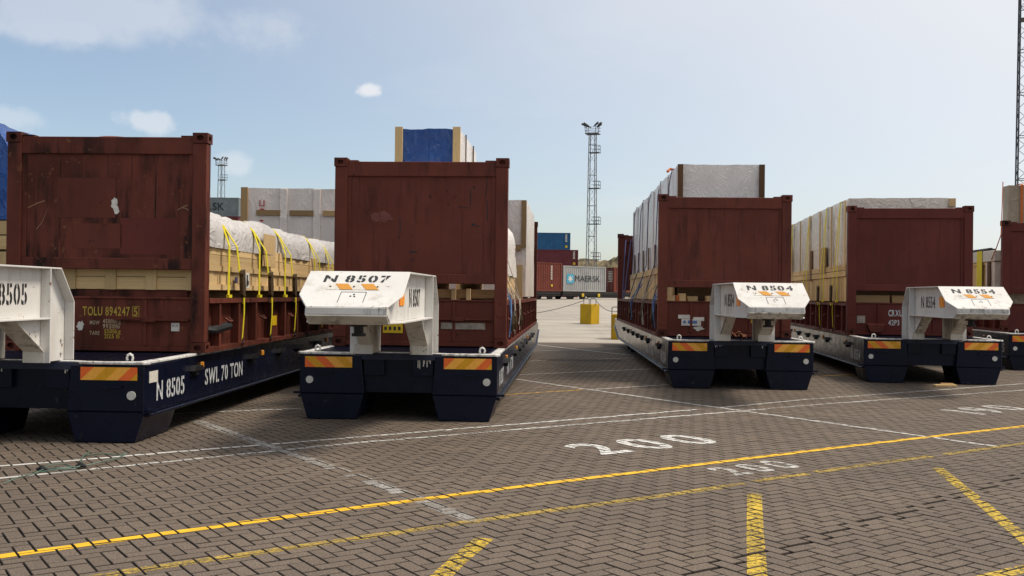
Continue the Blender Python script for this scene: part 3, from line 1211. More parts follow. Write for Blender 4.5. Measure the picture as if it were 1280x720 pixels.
# maker's plate on the first trailer and white paint runs below the posts of three
link('plate', MB().box(TW - .002, TW + .004, .13, .36, .62, .74), M['paper'], trailers[0])
for ti, amount in ((0, 5), (1, 9), (2, 4)):
    dr = MB()
    rr = random.Random(ti)
    for k in range(amount):
        for s in ((1,) if ti == 1 else (-1, 1)):
            x = s * rr.uniform(.22, .44)
            l = rr.uniform(.04, .17 if ti == 1 else .10)
            dr.box(x - .006, x + .006, .031, .034, DZ - .035 - l, DZ - .033)
    link('paint_run', dr, M['white_dirty'], trailers[ti])


# ================================================================== GOOSENECKS
def make_neck():
    g = empty('gooseneck', 0, 0, DZ)
    HW = .51
    NY = -1.90                      # where the nose starts to slope
    prof = [(.45, 0), (.45, .62), (.16, .97), (NY, .97), (-2.53, .615), (-2.55, .53), (-2.41, .46), (-.62, .46), (-.05, .12), (-.05, 0)]
    for s in (-1, 1):
        xa = s * (HW - .11)
        link('side_plate', MB().prism(prof, 'yz', xa - .008, xa + .008), M['white'], g, bevel=.003)
        fl = MB()
        a, b = s * (HW - .10), s * HW
        x0, x1 = min(a, b), max(a, b)
        fl.strip((.45, 0), (.45, .62), x0, x1, .016)
        fl.strip((.45, .62), (.16, .97), x0, x1, .016)
        fl.prism([(a, -.05), (b, -.05), (b, -2.10), (s * (HW - .10), -2.41), (s * (HW - .13), -2.41), (a, -2.0)], 'xy', .442, .461)
        fl.strip((-.07, .462), (-.07, .955), x0, x1, -.016)
        fl.strip((-.07, .0), (-.07, .444), x0, x1, -.016)
        link('flange', fl, M['white'], g, bevel=.003)
        # post: inner plate, rear plate, slanted front plate and foot
        po = MB()
        xi = s * .235
        po.prism([(.43, 0.01), (.43, .455), (-.60, .455), (-.05, .12), (-.05, 0.01)], 'yz', xi - .008, xi + .008)
        x0, x1 = min(xi, s * (HW - .12)), max(xi, s * (HW - .12))
        po.strip((.43, 0.01), (.43, .455), x0, x1, .014)
        po.strip((-.62, .455), (-.06, .12), x0 + .002, x1 + (.06 if s > 0 else 0), -.016)
        po.box(x0 - .004 - (.06 if s < 0 else 0), x1 + .004 + (.06 if s > 0 else 0), -.075, -.05, 0.0, .118)
        p = link('post', po, M['white_dirty'], g, bevel=.003)
        link('slot', MB().box(s * .32 - .06, s * .33 + .05, -.19, -.155, .215, .235), M['black'], p)
        link('slot', MB().box(s * .32 - .045, s * .33 + .03, -.25, -.225, .262, .275), M['black'], p)
        bl = MB()
        for (yb_, zb_) in ((.36, .08), (.36, .22), (.02, .08), (.02, .22)):
            bl.tube([(s * (HW - .10), yb_, zb_), (s * (HW - .082), yb_, zb_)], .018, 6)
        link('bolt', bl, M['white_dirty'], p)
        # side lettering and reflector on the side plate
        xs_ = s * (HW - .1)
        if s > 0:
            o, u = (xs_, -1.62, .60), (0, 1, 0)
        else:
            o, u = (xs_, -.78, .60), (0, -1, 0)
        rf = link('side_reflector', MB().box(min(xs_, xs_ + s * .006), max(xs_, xs_ + s * .006), -1.90, -1.62, .62, .80), M['red'], g)
        for k in range(3):
            pts = clip(clip([(-1.90 + k * .14 - .10, .62), (-1.90 + k * .14 - .02, .62), (-1.90 + k * .14 + .10, .80), (-1.90 + k * .14 + .02, .80)], 1, 0, 1.90), -1, 0, -1.62)
            if len(pts) > 2:
                link('stripe', MB().prism(pts, 'yz', xs_ + s * .006, xs_ + s * .009), M['orange'], rf)
    top = MB().box(-HW, HW, NY, .16, .955, .972)
    link('top_plate', top, M['white'], g, bevel=.003)
    bt = MB().box(-HW + .11, HW - .11, -2.41, -.05, .446, .462)
    link('bottom_plate', bt, M['white'], g)
    rp = MB().strip((.43, .46), (.43, .62), -HW + .12, HW - .12, .012)
    rp.strip((.43, .62), (.15, .955), -HW + .12, HW - .12, .012)
    link('rear_plate', rp, M['white'], g)
    # nose: hexagonal sloped plate, lip and underside
    sl_ = (.615 - .97) / (-2.53 - NY)

    def nz(y):
        return .973 + (y - NY) * sl_
    pts = [(-HW - .015, NY), (HW + .015, NY), (HW + .015, -2.33), (HW - .11, -2.54), (-HW + .11, -2.54), (-HW - .015, -2.33)]
    mb = MB()
    n = len(pts)
    mb.add([(x, y, nz(y)) for x, y in pts] + [(x, y, nz(y) - .018) for x, y in pts],
           [tuple(range(n)), tuple(range(n, 2 * n))[::-1]] + [(i, (i + 1) % n, n + (i + 1) % n, n + i) for i in range(n)])
    nose = link('nose_plate', mb, M['white'], g, bevel=.003)
    link('lip', MB().box(-HW + .11, HW - .11, -2.555, -2.53, .535, nz(-2.54) - .008), M['white_lip'], g, bevel=.004)
    link('nose_underside', MB().strip((-2.55, .535), (-2.41, .447), -HW + .11, HW - .11, -.016), M['white_dirty'], g)
    # striped plate, small hatch with its outline
    ny = Vector((0, -1, -sl_)).normalized()
    up = -ny
    nrm = Vector((1, 0, 0)).cross(up).normalized()
    if nrm.z < 0:
        nrm = -nrm

    def onnose(y, off):
        return Vector((0, y, nz(y))) + nrm * off
    y0, y1 = -2.25, -2.145
    rp_ = link('reflector_plate', MB().add([onnose(y0, .004) + Vector((x, 0, 0)) for x in (-.27, .27)] + [onnose(y1, .004) + Vector((x, 0, 0)) for x in (.27, -.27)] +
                                           [onnose(y0, -.01) + Vector((x, 0, 0)) for x in (-.27, .27)] + [onnose(y1, -.01) + Vector((x, 0, 0)) for x in (.27, -.27)],
                                           [(0, 1, 2, 3), (0, 1, 5, 4), (1, 2, 6, 5), (2, 3, 7, 6), (3, 0, 4, 7)]), M['paper'], nose)
    for a in (-.20, .06):
        link('stripe', MB().add([onnose(y0, .007) + Vector((a + .07, 0, 0)), onnose(y0, .007) + Vector((a + .20, 0, 0)), onnose(y1, .007) + Vector((a + .13, 0, 0)), onnose(y1, .007) + Vector((a, 0, 0))],
                                [(0, 1, 2, 3)]), M['amber_nose'], nose)
    sc = MB()
    for x in (-.24, 0, .24):
        sc.add([onnose(-2.1975 + .012 * math.sin(k), .008) + Vector((x + .012 * math.cos(k), 0, 0)) for k in [i * math.pi / 3 for i in range(6)]], [tuple(range(6))])
    link('screw', sc, M['black'], nose)
    ht = MB()
    ya, yb = -2.47, -2.285
    for (xa, xb, yc, yd) in ((-.11, .15, yb - .006, yb), (-.11, -.104, ya, yb), (.144, .15, ya, yb)):
        ht.add([onnose(yc, .003) + Vector((xa, 0, 0)), onnose(yc, .003) + Vector((xb, 0, 0)), onnose(yd, .003) + Vector((xb, 0, 0)), onnose(yd, .003) + Vector((xa, 0, 0))], [(0, 1, 2, 3)])
    for (xa, ya_) in ((.02, -2.34), (-.01, -2.37), (.03, -2.375)):
        ht.add([onnose(ya_, .003) + Vector((xa, 0, 0)), onnose(ya_, .003) + Vector((xa + .022, 0, 0)), onnose(ya_ + .02, .003) + Vector((xa + .016, 0, 0)), onnose(ya_ + .02, .003) + Vector((xa + .004, 0, 0))], [(0, 1, 2, 3)])
    link('hatch_mark', ht, M['stencil_black'], nose)
    kp = MB().tube([(0, -1.95, .448), (0, -1.95, .40), (0, -1.95, .40), (0, -1.95, .33), (0, -1.95, .33), (0, -1.95, .30)], [.09, .09, .05, .05, .075, .075], 12)
    link('kingpin', kp, M['black'], g)
    return g, onnose, up


M['white_lip'] = paint('white_lip_paint', (0.68, 0.66, 0.62), (0.55, 0.53, 0.49), 0.5, 0.85, (0.08, 0.065, 0.055), 6.0, 0.25, (0.07, 0.05, 0.04), 0.15, 0.4, (0.46, 0.6))
M['amber_nose'] = plain('reflector_amber_clean', (0.58, 0.25, 0.015), 0.35, 0, 0.1, 40)
neck, onnose, nup = make_neck()
necks = []
NL = ['white gooseneck with 8505 in black on its side, cut off by the left edge',
      'white gooseneck lettered N 8507 with striped plate and scuffed nose',
      'clean white gooseneck in front of the tall white film wrapped case',
      'white gooseneck farthest right, in front of the plum red rack marked CRXU']
for i in range(4):
    num, X, Y, yaw, _ = TR[i]
    g = neck if i == 0 else copy_tree(neck)
    fw = .25
    g.location = (X - fw * math.sin(R(yaw)) + (-.10, -.03, .0, .0)[i], Y - fw * math.cos(R(yaw)), DZ)
    g.rotation_euler = (0, 0, -R(yaw))
    tag(g, NL[i], 'gooseneck', 'white goosenecks on the trailer fronts')
    necks.append(g)
for i, g in enumerate(necks):
    num = TR[i][0]
    o = onnose(-2.105, .004)
    lettering(g, 'lettering', num, M['stencil_black'], (0, o.y, o.z), (1, 0, 0), nup, .135, .68, bold=.03, stencil=True, center=True, gap=.05, space=.14)
    for s in (-1, 1):
        dy_ = .14 if i == 0 else 0
        xs_ = s * (.51 - .099)
        if s > 0:
            lettering(g, 'lettering', num, M['stencil_black'], (xs_, -1.26 + dy_, .60), (0, 1, 0), (0, 0, 1), .20, .78, bold=.02, stencil=True, gap=.08)
        else:
            lettering(g, 'lettering', num, M['stencil_black'], (xs_, -.50, .60), (0, -1, 0), (0, 0, 1), .20, .86, bold=.02, stencil=True, gap=.08)


# ================================================================== FLAT RACKS
RW = 1.219
RL = 12.19
RZ = 2.65                       # top of the corner castings above the deck
WB = .93                        # underside of the end wall
BZ = .655                       # top of the base


def make_rack(mat, wall_bottom=WB, rear=True):
    r = empty('flat_rack', 0, 0, DZ)
    # floor and long rails
    link('floor', MB().box(-RW + .03, RW - .03, .15, RL - .15, BZ - .05, BZ), M['rack_old'], r)
    for s in (-1, 1):
        rail = MB()
        x = s * (RW - .13)
        rail.box(x - .01, x + .01, .18, RL - .18, .06, BZ - .05)
        rail.box(min(s * (RW - .16), s * RW), max(s * (RW - .16), s * RW), .18, RL - .18, 0.004, .06)
        rail.box(min(s * (RW - .16), s * RW), max(s * (RW - .16), s * RW), .18, RL - .18, BZ - .055, BZ + .004)
        link('side_rail', rail, mat, r)
        for k in range(15):
            y = .62 + k * .78
            rib = MB().box(min(s * (RW - .12), s * (RW - .012)), max(s * (RW - .12), s * (RW - .012)), y - .035, y + .035, .06, BZ - .055)
            link('stake_pocket', rib, mat, r)
        for k in range(7):
            y = 1.0 + k * 1.56
            rg = MB().tube([(s * (RW - .05), y - .09, .40), (s * (RW + .0), y - .06, .36), (s * (RW + .0), y + .06, .36), (s * (RW - .05), y + .09, .40)], .016, 5)
            link('lashing_eye', rg, mat, r)
    for (yf, sg) in ((0, 1), (RL, -1)):
        def yy(d):
            return yf + sg * d

        def bx(mb, x0, x1, d0, d1, z0, z1):
            a, b = yy(d0), yy(d1)
            return mb.box(x0, x1, min(a, b), max(a, b), z0, z1)
        # sill across the end
        hb = MB()
        bx(hb, -RW + .17, RW - .17, .05, .075, .075, BZ - .01)
        bx(hb, -RW + .17, RW - .17, .03, .12, BZ - .012, BZ + .012)
        bx(hb, -RW + .17, RW - .17, .035, .12, 0.015, .075)
        bx(hb, -.62, -.58, .02, .05, .08, BZ - .02)
        bx(hb, .46, .50, .03, .05, .08, BZ - .02)
        link('end_sill', hb, mat, r, bevel=.004)
        if yf and not rear:
            continue
        lk = MB()
        bx(lk, .12, RW - .2, .0, .05, .385, .405)
        bx(lk, .45, .62, -.012, .05, .37, .42)
        link('lock_bar', lk, M['rack_old'], r)
        for s in (-1, 1):
            x0, x1 = (s * RW, s * (RW - .17)) if s < 0 else (s * (RW - .17), s * RW)
            po = MB()
            bx(po, x0, x1, .0, .15, .128, RZ - .128)
            po.holed(((x0 + x1) / 2, yy(-.003), .33), (1, 0, 0), (0, 0, 1), (0, -sg, 0), .165, .20, .045, .08, .05)
            po.holed(((x0 + x1) / 2, yy(-.003), .54), (1, 0, 0), (0, 0, 1), (0, -sg, 0), .165, .20, .045, .08, .05)
            p = link('corner_post', po, mat, r, bevel=.006)
            for z0 in (0.004, RZ - .125):
                c = MB()
                e = .012
                cx0, cx1 = x0 - (e if s < 0 else 0), x1 + (e if s > 0 else 0)
                cxm = (cx0 + cx1) / 2
                wd_ = cx1 - cx0
                d0, d1 = -.012, .17
                z1 = z0 + .122
                a, b = yy(d0), yy(d1)
                ya, yb = min(a, b), max(a, b)
                # six faces; front and outer side carry the oval openings
                c.holed((cxm, yy(d0), (z0 + z1) / 2), (1, 0, 0), (0, 0, 1), (0, -sg, 0), wd_, .122, .045, .034, .05)
                c.holed((cx1 if s > 0 else cx0, (ya + yb) / 2, (z0 + z1) / 2), (0, 1, 0), (0, 0, 1), (s, 0, 0), yb - ya, .122, .045, .034, .05)
                xo = cx0 if s > 0 else cx1
                yr = yy(d1)
                yf_ = yy(d0)
                xs2 = cx1 if s > 0 else cx0
                c.add([(cx0, ya, z1), (cx1, ya, z1), (cx1, yb, z1), (cx0, yb, z1)], [(0, 1, 2, 3)])
                c.add([(cx0, ya, z0), (cx1, ya, z0), (cx1, yb, z0), (cx0, yb, z0)], [(3, 2, 1, 0)])
                c.add([(xo, ya, z0), (xo, yb, z0), (xo, yb, z1), (xo, ya, z1)], [(0, 1, 2, 3)])
                c.add([(cx0, yr, z0), (cx1, yr, z0), (cx1, yr, z1), (cx0, yr, z1)], [(0, 1, 2, 3)])
                link('corner_casting', c, M['rack_old'], r)
        # end wall: sheet with frame
        ew = MB()
        bx(ew, -RW + .165, RW - .165, .045, .075, wall_bottom + .12, RZ - .25)
        link('end_wall', ew, mat, r)
        for k in range(7):
            xk = -RW + .34 + k * (2 * RW - .68) / 6
            link('panel_seam', bx(MB(), xk - .009, xk + .009, .0433, .046, wall_bottom + .135, RZ - .26), mat, r, bevel=.002)
        fb = MB()
        bx(fb, -RW + .165, RW - .165, .012, .13, RZ - .26, RZ - .055)
        link('top_beam', fb, mat, r, bevel=.006)
        bb = MB()
        bx(bb, -RW + .165, RW - .165, .02, .13, wall_bottom, wall_bottom + .135)
        link('bottom_beam', bb, mat, r, bevel=.006)
        for x in (-RW + .165, RW - .225):
            link('wall_stile', bx(MB(), x, x + .06, .03, .1, wall_bottom + .135, RZ - .26), mat, r, bevel=.004)
        for s in (-1, 1):
            gs = MB()
            x0, x1 = (-RW + .16, -RW + .32) if s < 0 else (RW - .32, RW - .16)
            bx(gs, x0, x1, .015, .13, RZ - .057, RZ - .035)
            link('gusset', gs, mat, r)
    return r


RK = [  # X, Y, yaw, material, wall bottom, label
    (-4.90, 11.98, 2.0, 'rack_old', 1.00, 'scuffed dark red flat rack marked TOLU 894247 5'),
    (-1.29, 13.92, 3.4, 'rack', .89, 'red brown flat rack under the blue tarpaulin crate'),
    (3.93, 18.42, 2.5, 'rack', .92, 'red brown flat rack in front of the tall white film wrapped case'),
    (8.07, 20.20, 7.3, 'rack_plum', .91, 'plum red flat rack marked CRXU on its end sill'),
    (12.87, 23.5, 8.0, 'rack_plum', .91, 'plum red flat rack cut off by the right edge'),
]
racks = []
protos = {}
for i, (X, Y, yaw, mk, wb, lab) in enumerate(RK):
    key = (mk, wb, i > 0)
    if key in protos:
        r = copy_tree(protos[key])
    else:
        r = make_rack(M[mk], wb, i > 0)
        protos[key] = r
    r.location = (X, Y, DZ)
    r.rotation_euler = (0, 0, -R(yaw))
    tag(r, lab, 'flat rack', 'flat rack containers on the trailers')
    racks.append(r)
# writing and plates on the end sills
r0 = racks[0]
fy = .047
lettering(r0, 'lettering', 'TOLU 894247', M['stencil_yellow'], (-.29, fy, .44), (1, 0, 0), (0, 0, 1), .105, .58, bold=.02)
lettering(r0, 'lettering', '5', M['stencil_yellow'], (.335, fy, .44), (1, 0, 0), (0, 0, 1), .10, .05, bold=.02)
fr = MB()
for (a, b, c, d) in ((.32, .405, .43, .436), (.32, .405, .549, .555), (.32, .326, .43, .555), (.399, .405, .43, .555)):
    fr.box(a, b, fy - .001, fy + .002, c, d)
link('check_digit_frame', fr, M['stencil_yellow'], r0)
for (s_, x, z, h_, w_, mm) in (('MGW', -.20, .33, .045, .12, 'stencil_pale'), ('45000kg', -.04, .345, .05, .22, 'stencil_pale'), ('99210lb', -.04, .285, .05, .21, 'stencil_pale'),
                              ('TARE', -.20, .205, .045, .12, 'stencil_pale'), ('5500kg', -.02, .225, .05, .20, 'stencil_yellow'), ('2125 lb', -.02, .165, .05, .19, 'stencil_yellow')):
    if mm == 'stencil_pale' and mm not in M:
        M[mm] = plain('stencil_pale', (0.45, 0.36, 0.22), 0.6, 0, 0.4, 30)
    lettering(r0, 'lettering', s_, M[mm], (x, fy, z), (1, 0, 0), (0, 0, 1), h_, w_, bold=.02)


def blob(mb, cx, cz, rx, rz, y, seed, n=17):
    rr = random.Random(seed)
    mb.add([(cx + rx * math.cos(i * 2 * math.pi / n) * rr.uniform(.6, 1.15), y, cz + rz * math.sin(i * 2 * math.pi / n) * rr.uniform(.6, 1.15)) for i in range(n)], [tuple(range(n))])
    return mb


link('sticker', blob(MB(), -.315, .31, .05, .07, fy, 1), M['paper'], r0)
stk = link('sticker', MB().box(.80, .90, .040, .048, .26, .36), M['paper'], r0)
lettering(stk, 'lettering', '45 70', M['stencil_black'], (.812, .039, .315), (1, 0, 0), (0, 0, 1), .022, .07, bold=.0)
link('sticker', blob(blob(MB(), .08, 1.79, .045, .085, .0405, 5), .11, 1.72, .04, .06, .040, 8), M['paper'], r0)
scr = MB()
for (x0, z0, x1, z1) in ((-.98, 1.73, -.77, 1.82), (-.74, 1.72, -.80, 1.56), (-.80, 1.56, -.87, 1.47), (.86, 1.72, .98, 1.78), (.9, 1.75, 1.0, 1.71)):
    scr.ribbon([(x0, .040, z0), ((x0 + x1) / 2 + .01, .040, (z0 + z1) / 2 + .012), (x1, .040, z1)], (0, 0, .006), .002)
link('scratch', scr, M['scratch'] if 'scratch' in M else M.setdefault('scratch', plain('bare_scratch', (0.28, 0.16, 0.09), 0.7)), r0)
for (x0, x1, z0, z1, mm) in ((-.42, .18, 1.25, 1.55, 'rack'), (.16, .86, 1.18, 1.62, 'rack_plum'), (-.62, .10, 1.62, 2.10, 'rack')):
    if mm == 'patch_dark' and mm not in M:
        M[mm] = paint('dark_repaint', (0.03, 0.014, 0.011), (0.02, 0.01, 0.008), 0.6)
    link('repaint_patch', MB().box(x0, x1, .0425, .047, z0, z1), M[mm], r0)
r1 = racks[1]
pl = link('data_plate', MB().box(.30, .92, .038, .048, .255, .345), M['plate_worn'] if 'plate_worn' in M else M.setdefault('plate_worn', plain('worn_plate', (0.36, 0.31, 0.25), 0.5, 0.3, 0.5, 20)), r1)
for (a, b, z0, z1) in ((-.52, -.24, .19, .40), (-.02, .12, .16, .46), (-.95, -.84, .30, .36)):
    link('warning_label', MB().box(a, b, .040, .048, z0, z1), M['label_yellow'] if z0 < .25 else M['paper'], r1)
mk_ = MB()
for k in range(4):
    mk_.box(-.50 + k * .065, -.465 + k * .065, .037, .041, .23, .28).box(-.50 + k * .065, -.47 + k * .065, .037, .041, .32, .345)
link('label_mark', mk_, M['stencil_black'], r1)
link('patch', blob(MB(), -.55, 1.82, .17, .09, .044, 3, 14), M['patch'] if 'patch' in M else M.setdefault('patch', plain('worn_paint_patch', (0.165, 0.050, 0.038), 0.7, 0, 0.4, 20)), r1)
gs = MB()
for (x0, z0, x1, z1) in ((.69, 1.99, .69, 2.20), (.52, 1.97, .69, 1.95), (.90, 2.1, .92, 2.42), (.93, 1.78, .92, 2.06), (-.3, 1.55, -.3, 1.8)):
    gs.ribbon([(x0, .043, z0), ((x0 + x1) / 2 + .008, .043, (z0 + z1) / 2), (x1, .043, z1)], (.006, 0, .004), .002)
blob(gs, -.13, 1.33, .03, .018, .0405, 4)
blob(gs, -.08, 1.335, .035, .014, .0405, 14)
blob(gs, -.11, 1.22, .014, .016, .0405, 6)
blob(gs, .74, 1.72, .035, .022, .0405, 9)
blob(gs, .80, 1.70, .03, .012, .0405, 12)
link('scuff', gs, M['black'], r1)
r2 = racks[2]
link('sticker', MB().box(-.56, -.36, .040, .048, .30, .37), M['paper'], r2)
st2 = link('sticker', MB().box(-.84, -.62, .034, .042, .34, .41), M['paper'], r2)
lb_ = link('sticker', MB().box(-.78, -.42, .030, .040, .21, .335), M['paper'], r2)
link('label_mark', MB().box(-.66, -.49, .026, .031, .25, .305).box(-.745, -.70, .026, .031, .25, .305), M['rope_blue'], lb_)
link('sticker', blob(MB(), -.46, .16, .10, .05, .045, 2), M['paper'], r2)
for (a, b, z0, z1) in ((.0, .12, .27, .44), (.50, .70, .27, .40)):
    link('warning_label', MB().box(a, b, .040, .048, z0, z1), M['label_yellow'], r2)
link('wall_seam', MB().box(-.70, -.68, .041, .047, WB + .14, RZ - .27), M['rack'], r2)
r3 = racks[3]
lettering(r3, 'lettering', 'CRXU 7', M['stencil_white'], (-.40, fy, .40), (1, 0, 0), (0, 0, 1), .125, .36, bold=.02)
lettering(r3, 'lettering', '42P3', M['stencil_white'], (-.40, fy, .215), (1, 0, 0), (0, 0, 1), .105, .215, bold=.02)
link('data_plate', MB().box(-1.02, -.86, .038, .048, .25, .40), M['plate_worn'], r3)
for s in (-1, 1):
    link('wedge', MB().prism([(-.84, .24), (-.46, .24), (-.54, .06), (-.76, .06)] if s < 0 else [(.72, .24), (1.04, .24), (1.0, .08), (.80, .08)], 'xz', -.03, .05), M['rack'], r3, bevel=.01)
link('wall_stain', blob(MB(), .55, 1.75, .02, .3, .044, 3), M['rack'], r3)


# ================================================================== CARGO
def crate(frame, x0, x1, y0, y1, z0, z1, label, front=True, right=True, left=False, upper=None, board=.14, vertical=True, mat='wood', group='timber packing cases',
          cat='crate', name='timber_crate', battens=True):
    """timber case made of single boards, frame = (X, Y, yaw) of the rack it stands on"""
    X, Y, yaw = frame
    e = empty(name, X, Y, DZ, yaw, label, cat, group)
    t = .025
    core = MB().box(x0 + t, x1 - t, y0 + t, y1 - t, z0, z1 - .005)
    link('inner_box', core, M['brown_wood_core'], e)
    zc = upper if upper else z1
    rr = random.Random(int(abs(x0 * 100 + y1 * 10)))

    def boards(face):
        if face in 'rl':
            xs = x1 - t / 2 if face == 'r' else x0 + t / 2
            sg = 1 if face == 'r' else -1
            L = y1 - y0
            n = max(1, int(L / board))
            for k in range(n):
                yk = y0 + (k + .5) * L / n
                plank(e, (xs + sg * rr.uniform(-.005, .005), yk, (z0 + zc) / 2), (0, 0, 1), (0, 1, 0), zc - z0 - rr.uniform(0, .012), L / n - rr.uniform(.008, .018), t, mat)
            if upper:
                m = max(1, round((z1 - zc) / .13))
                k2 = max(1, round(L / 3.0))
                for j in range(m):
                    for q in range(k2):
                        zz = zc + (j + .5) * (z1 - zc) / m
                        plank(e, (xs + sg * (.012 + rr.uniform(0, .006)), y0 + (q + .5) * L / k2, zz), (0, 1, 0), (0, 0, 1), L / k2 - .006, (z1 - zc) / m - .006, t, mat)
            if battens:
                for zz in (z0 + .045, zc - .03):
                    k2 = max(1, round(L / 3.0))
                    for q in range(k2):
                        plank(e, (xs + sg * (t + .004), y0 + (q + .5) * L / k2, zz), (0, 1, 0), (0, 0, 1), L / k2 - .01, .07, t, mat, 'batten')
        else:
            ys = y0 + t / 2
            W = x1 - x0
            n = max(1, round((zc - z0) / .14))
            for k in range(n):
                zz = z0 + (k + .5) * (zc - z0) / n
                plank(e, ((x0 + x1) / 2, ys + rr.uniform(-.003, .003), zz), (1, 0, 0), (0, 0, 1), W, (zc - z0) / n - .008, t, mat)
            if battens:
                for k in range(5):
                    xk = x0 + .09 + k * (W - .18) / 4
                    plank(e, (xk, ys - t, (z0 + zc) / 2), (0, 0, 1), (1, 0, 0), zc - z0, .13, t, mat, 'batten')
            if upper:
                plank(e, ((x0 + x1) / 2, ys, (zc + z1) / 2), (1, 0, 0), (0, 0, 1), W, z1 - zc - .006, t, mat)
    if front:
        boards('f')
    if right:
        boards('r')
    if left:
        boards('l')
    return e


M['brown_wood_core'] = plain('crate_inside', (0.10, 0.065, 0.035), 0.9)
fr0 = RK[0][:3]
fr1 = RK[1][:3]
fr2 = RK[2][:3]
fr3 = RK[3][:3]
fr4 = RK[4][:3]

# --- load of the first rack: long case under a grey tarpaulin with five ratchet straps
c0 = crate(fr0, -1.10, 1.08, .20, 11.6, BZ + .10, 1.36, 'long pale timber case under a grey tarpaulin on the leftmost rack', upper=1.07, board=.17)
for x in (-.9, -.3, .3, .75):
    plank(c0, (x, 5.9, BZ + .05), (0, 1, 0), (1, 0, 0), 11.2, .12, .10, 'ply', 'skid')
link('skid_front', MB().box(-1.05, .92, .22, .30, BZ + .006, BZ + .095), M['rack_old'], c0)
for (y, z, w_, h_, mm) in ((1.55, .90, .10, .09, 'rope_dark'), (2.05, .90, .18, .22, 'paper'), (8.3, .90, .16, .16, 'rope_dark')):
    st = link('case_label', MB().box(1.105, 1.112, y - w_ / 2, y + w_ / 2, z - h_ / 2, z + h_ / 2), M[mm], c0)
    if mm == 'paper':
        link('label_mark', MB().box(1.112, 1.115, y - .05, y + .01, z - .08, z + .08).box(1.112, 1.115, y + .02, y + .05, z - .06, z + .0), M['stencil_black'], st)
e = empty('tarpaulin', *fr0[:2], DZ, fr0[2], 'crumpled grey tarpaulin over the long timber case', 'tarpaulin')
link('cover', wrinkled(-1.10, 1.10, .17, 11.65, 1.30, 1.70, .09, .050, 1.2, 2.0, .06, 'fblrt', .22), M['tarp'], e)
bx_ = empty('cardboard_sheet', *fr0[:2], DZ, fr0[2], 'square of tan cardboard taped on the grey tarpaulin', 'cardboard')
link('sheet', MB().box(1.165, 1.172, 2.62, 3.25, 1.30, 1.60), M['card'], bx_, bevel=.003)
link('sheet_lower', MB().box(1.160, 1.166, 2.60, 3.28, 1.12, 1.29), M['card'], bx_, bevel=.003)


def ratchet_strap(frame, y, xr, ztop, zmid, lab, group, lean=.35, right=1, zlow=.10, xtop=None, ratchet=True, zanchor=None, soft=False):
    X, Y, yaw = frame
    e = empty('ratchet_strap', X, Y, DZ, yaw, lab, 'strap', group)
    s = right
    xt = xtop if xtop is not None else xr - .05
    za = zanchor if zanchor is not None else BZ + .03
    wb = MB()
    hwv = (0, .033, 0)
    # leg that goes straight down
    head = [(s * (xt - .5), y, ztop + .02), (s * xt, y, ztop)] if not soft else [(.3, y, ztop - .06), (.75, y, ztop - .03), (.98, y, ztop - .06), (1.10, y, ztop - .20)]
    wb.ribbon(head + [(s * (xr + .03), y - .01, zmid), (s * (xr + .035), y - .03, za)], hwv)
    # leg that leans away to the ratchet
    head = [(a_, b_ + .02, c_ + .006) for a_, b_, c_ in head]
    wb.ribbon(head + [(s * (xr + .036), y + lean * .55, zmid), (s * (xr + .04), y + lean * .85, za + .24)], hwv)
    if ratchet:
        wb.ribbon([(s * (xr + .05), y + lean * .9 + .05, za + .20), (s * (xr + .055), y + lean + .07, za + .02), (s * (xr + .05), y + lean + .02, za - .10)], hwv)
        wb.ribbon([(s * (RW + .02), y + lean, za - .02), (s * (RW + .025), y + lean - .02, za - .25), (s * (RW + .012), y + lean - .05, zlow)], (0, .02, 0))
    link('webbing', wb, M['strap'], e)
    hk = MB().box(min(s * (xr + .02), s * (xr + .06)), max(s * (xr + .02), s * (xr + .06)), y - .08, y + .04, za - .02, za + .02)
    link('hook', hk, M['strap'], e)
    if ratchet:
        rb = MB()
        yc = y + lean * .88
        rb.prism([(yc - .06, za + .34), (yc + .05, za + .36), (yc + .10, za + .12), (yc + .06, za - .02), (yc - .03, za + .02), (yc - .06, za + .18)], 'yz', s * (xr + .04), s * (xr + .085))
        rb.tube([(s * (xr + .05), yc - .07, za + .30), (s * (xr + .10), yc - .07, za + .30)], .03, 8)
        link('ratchet', rb, M['ratchet'], e)
        hk2 = MB().tube([(s * (RW + .02), y + lean - .05, zlow + .02), (s * (RW + .03), y + lean - .07, zlow - .04), (s * (RW + .01), y + lean - .03, zlow - .07)], .013, 5)
        link('end_hook', hk2, M['black'], e)
    return e


SG = 'yellow straps over the grey tarpaulin'
for k, (yy_, lab) in enumerate(((.98, 'yellow ratchet strap closest to the front post of the scuffed rack'),
                                (2.35, 'yellow ratchet strap lying across the cardboard square'),
                                (3.75, 'yellow ratchet strap just right of the cardboard square'),
                                (5.75, 'fourth yellow strap along the grey tarpaulin, ratchet hidden by the gooseneck'),
                                (6.85, 'farthest yellow strap on the grey tarpaulin, next to the second rack'))):
    ratchet_strap(fr0, yy_, 1.165, 1.80, 1.34, lab, SG, lean=.52, xtop=1.13, soft=True)
# side details of the first rack: bulging gusset, yellow warning labels
gsd = link('ramp_plate', MB().prism([(5.0, BZ - .06), (5.75, BZ - .06), (6.0, .33), (5.55, .33)], 'yz', RW - .10, RW + .035), M['ramp'] if 'ramp' in M else M.setdefault('ramp', paint('worn_plate_paint', (0.20, 0.13, 0.12), (0.14, 0.07, 0.06), .5, .6)), r0, bevel=.01)
link('warning_label', MB().box(RW - .118, RW - .110, 2.95, 3.2, .17, .42), M['black'], r0)
link('warning_label', MB().box(RW - .118, RW - .110, 3.3, 3.6, .23, .38), M['label_yellow'], r0)
link('bolster', MB().tube([(RW - .10, .38, .27), (RW - .04, .42, .26), (RW - .03, 1.0, .30)], .055, 8), M['black'], r0)

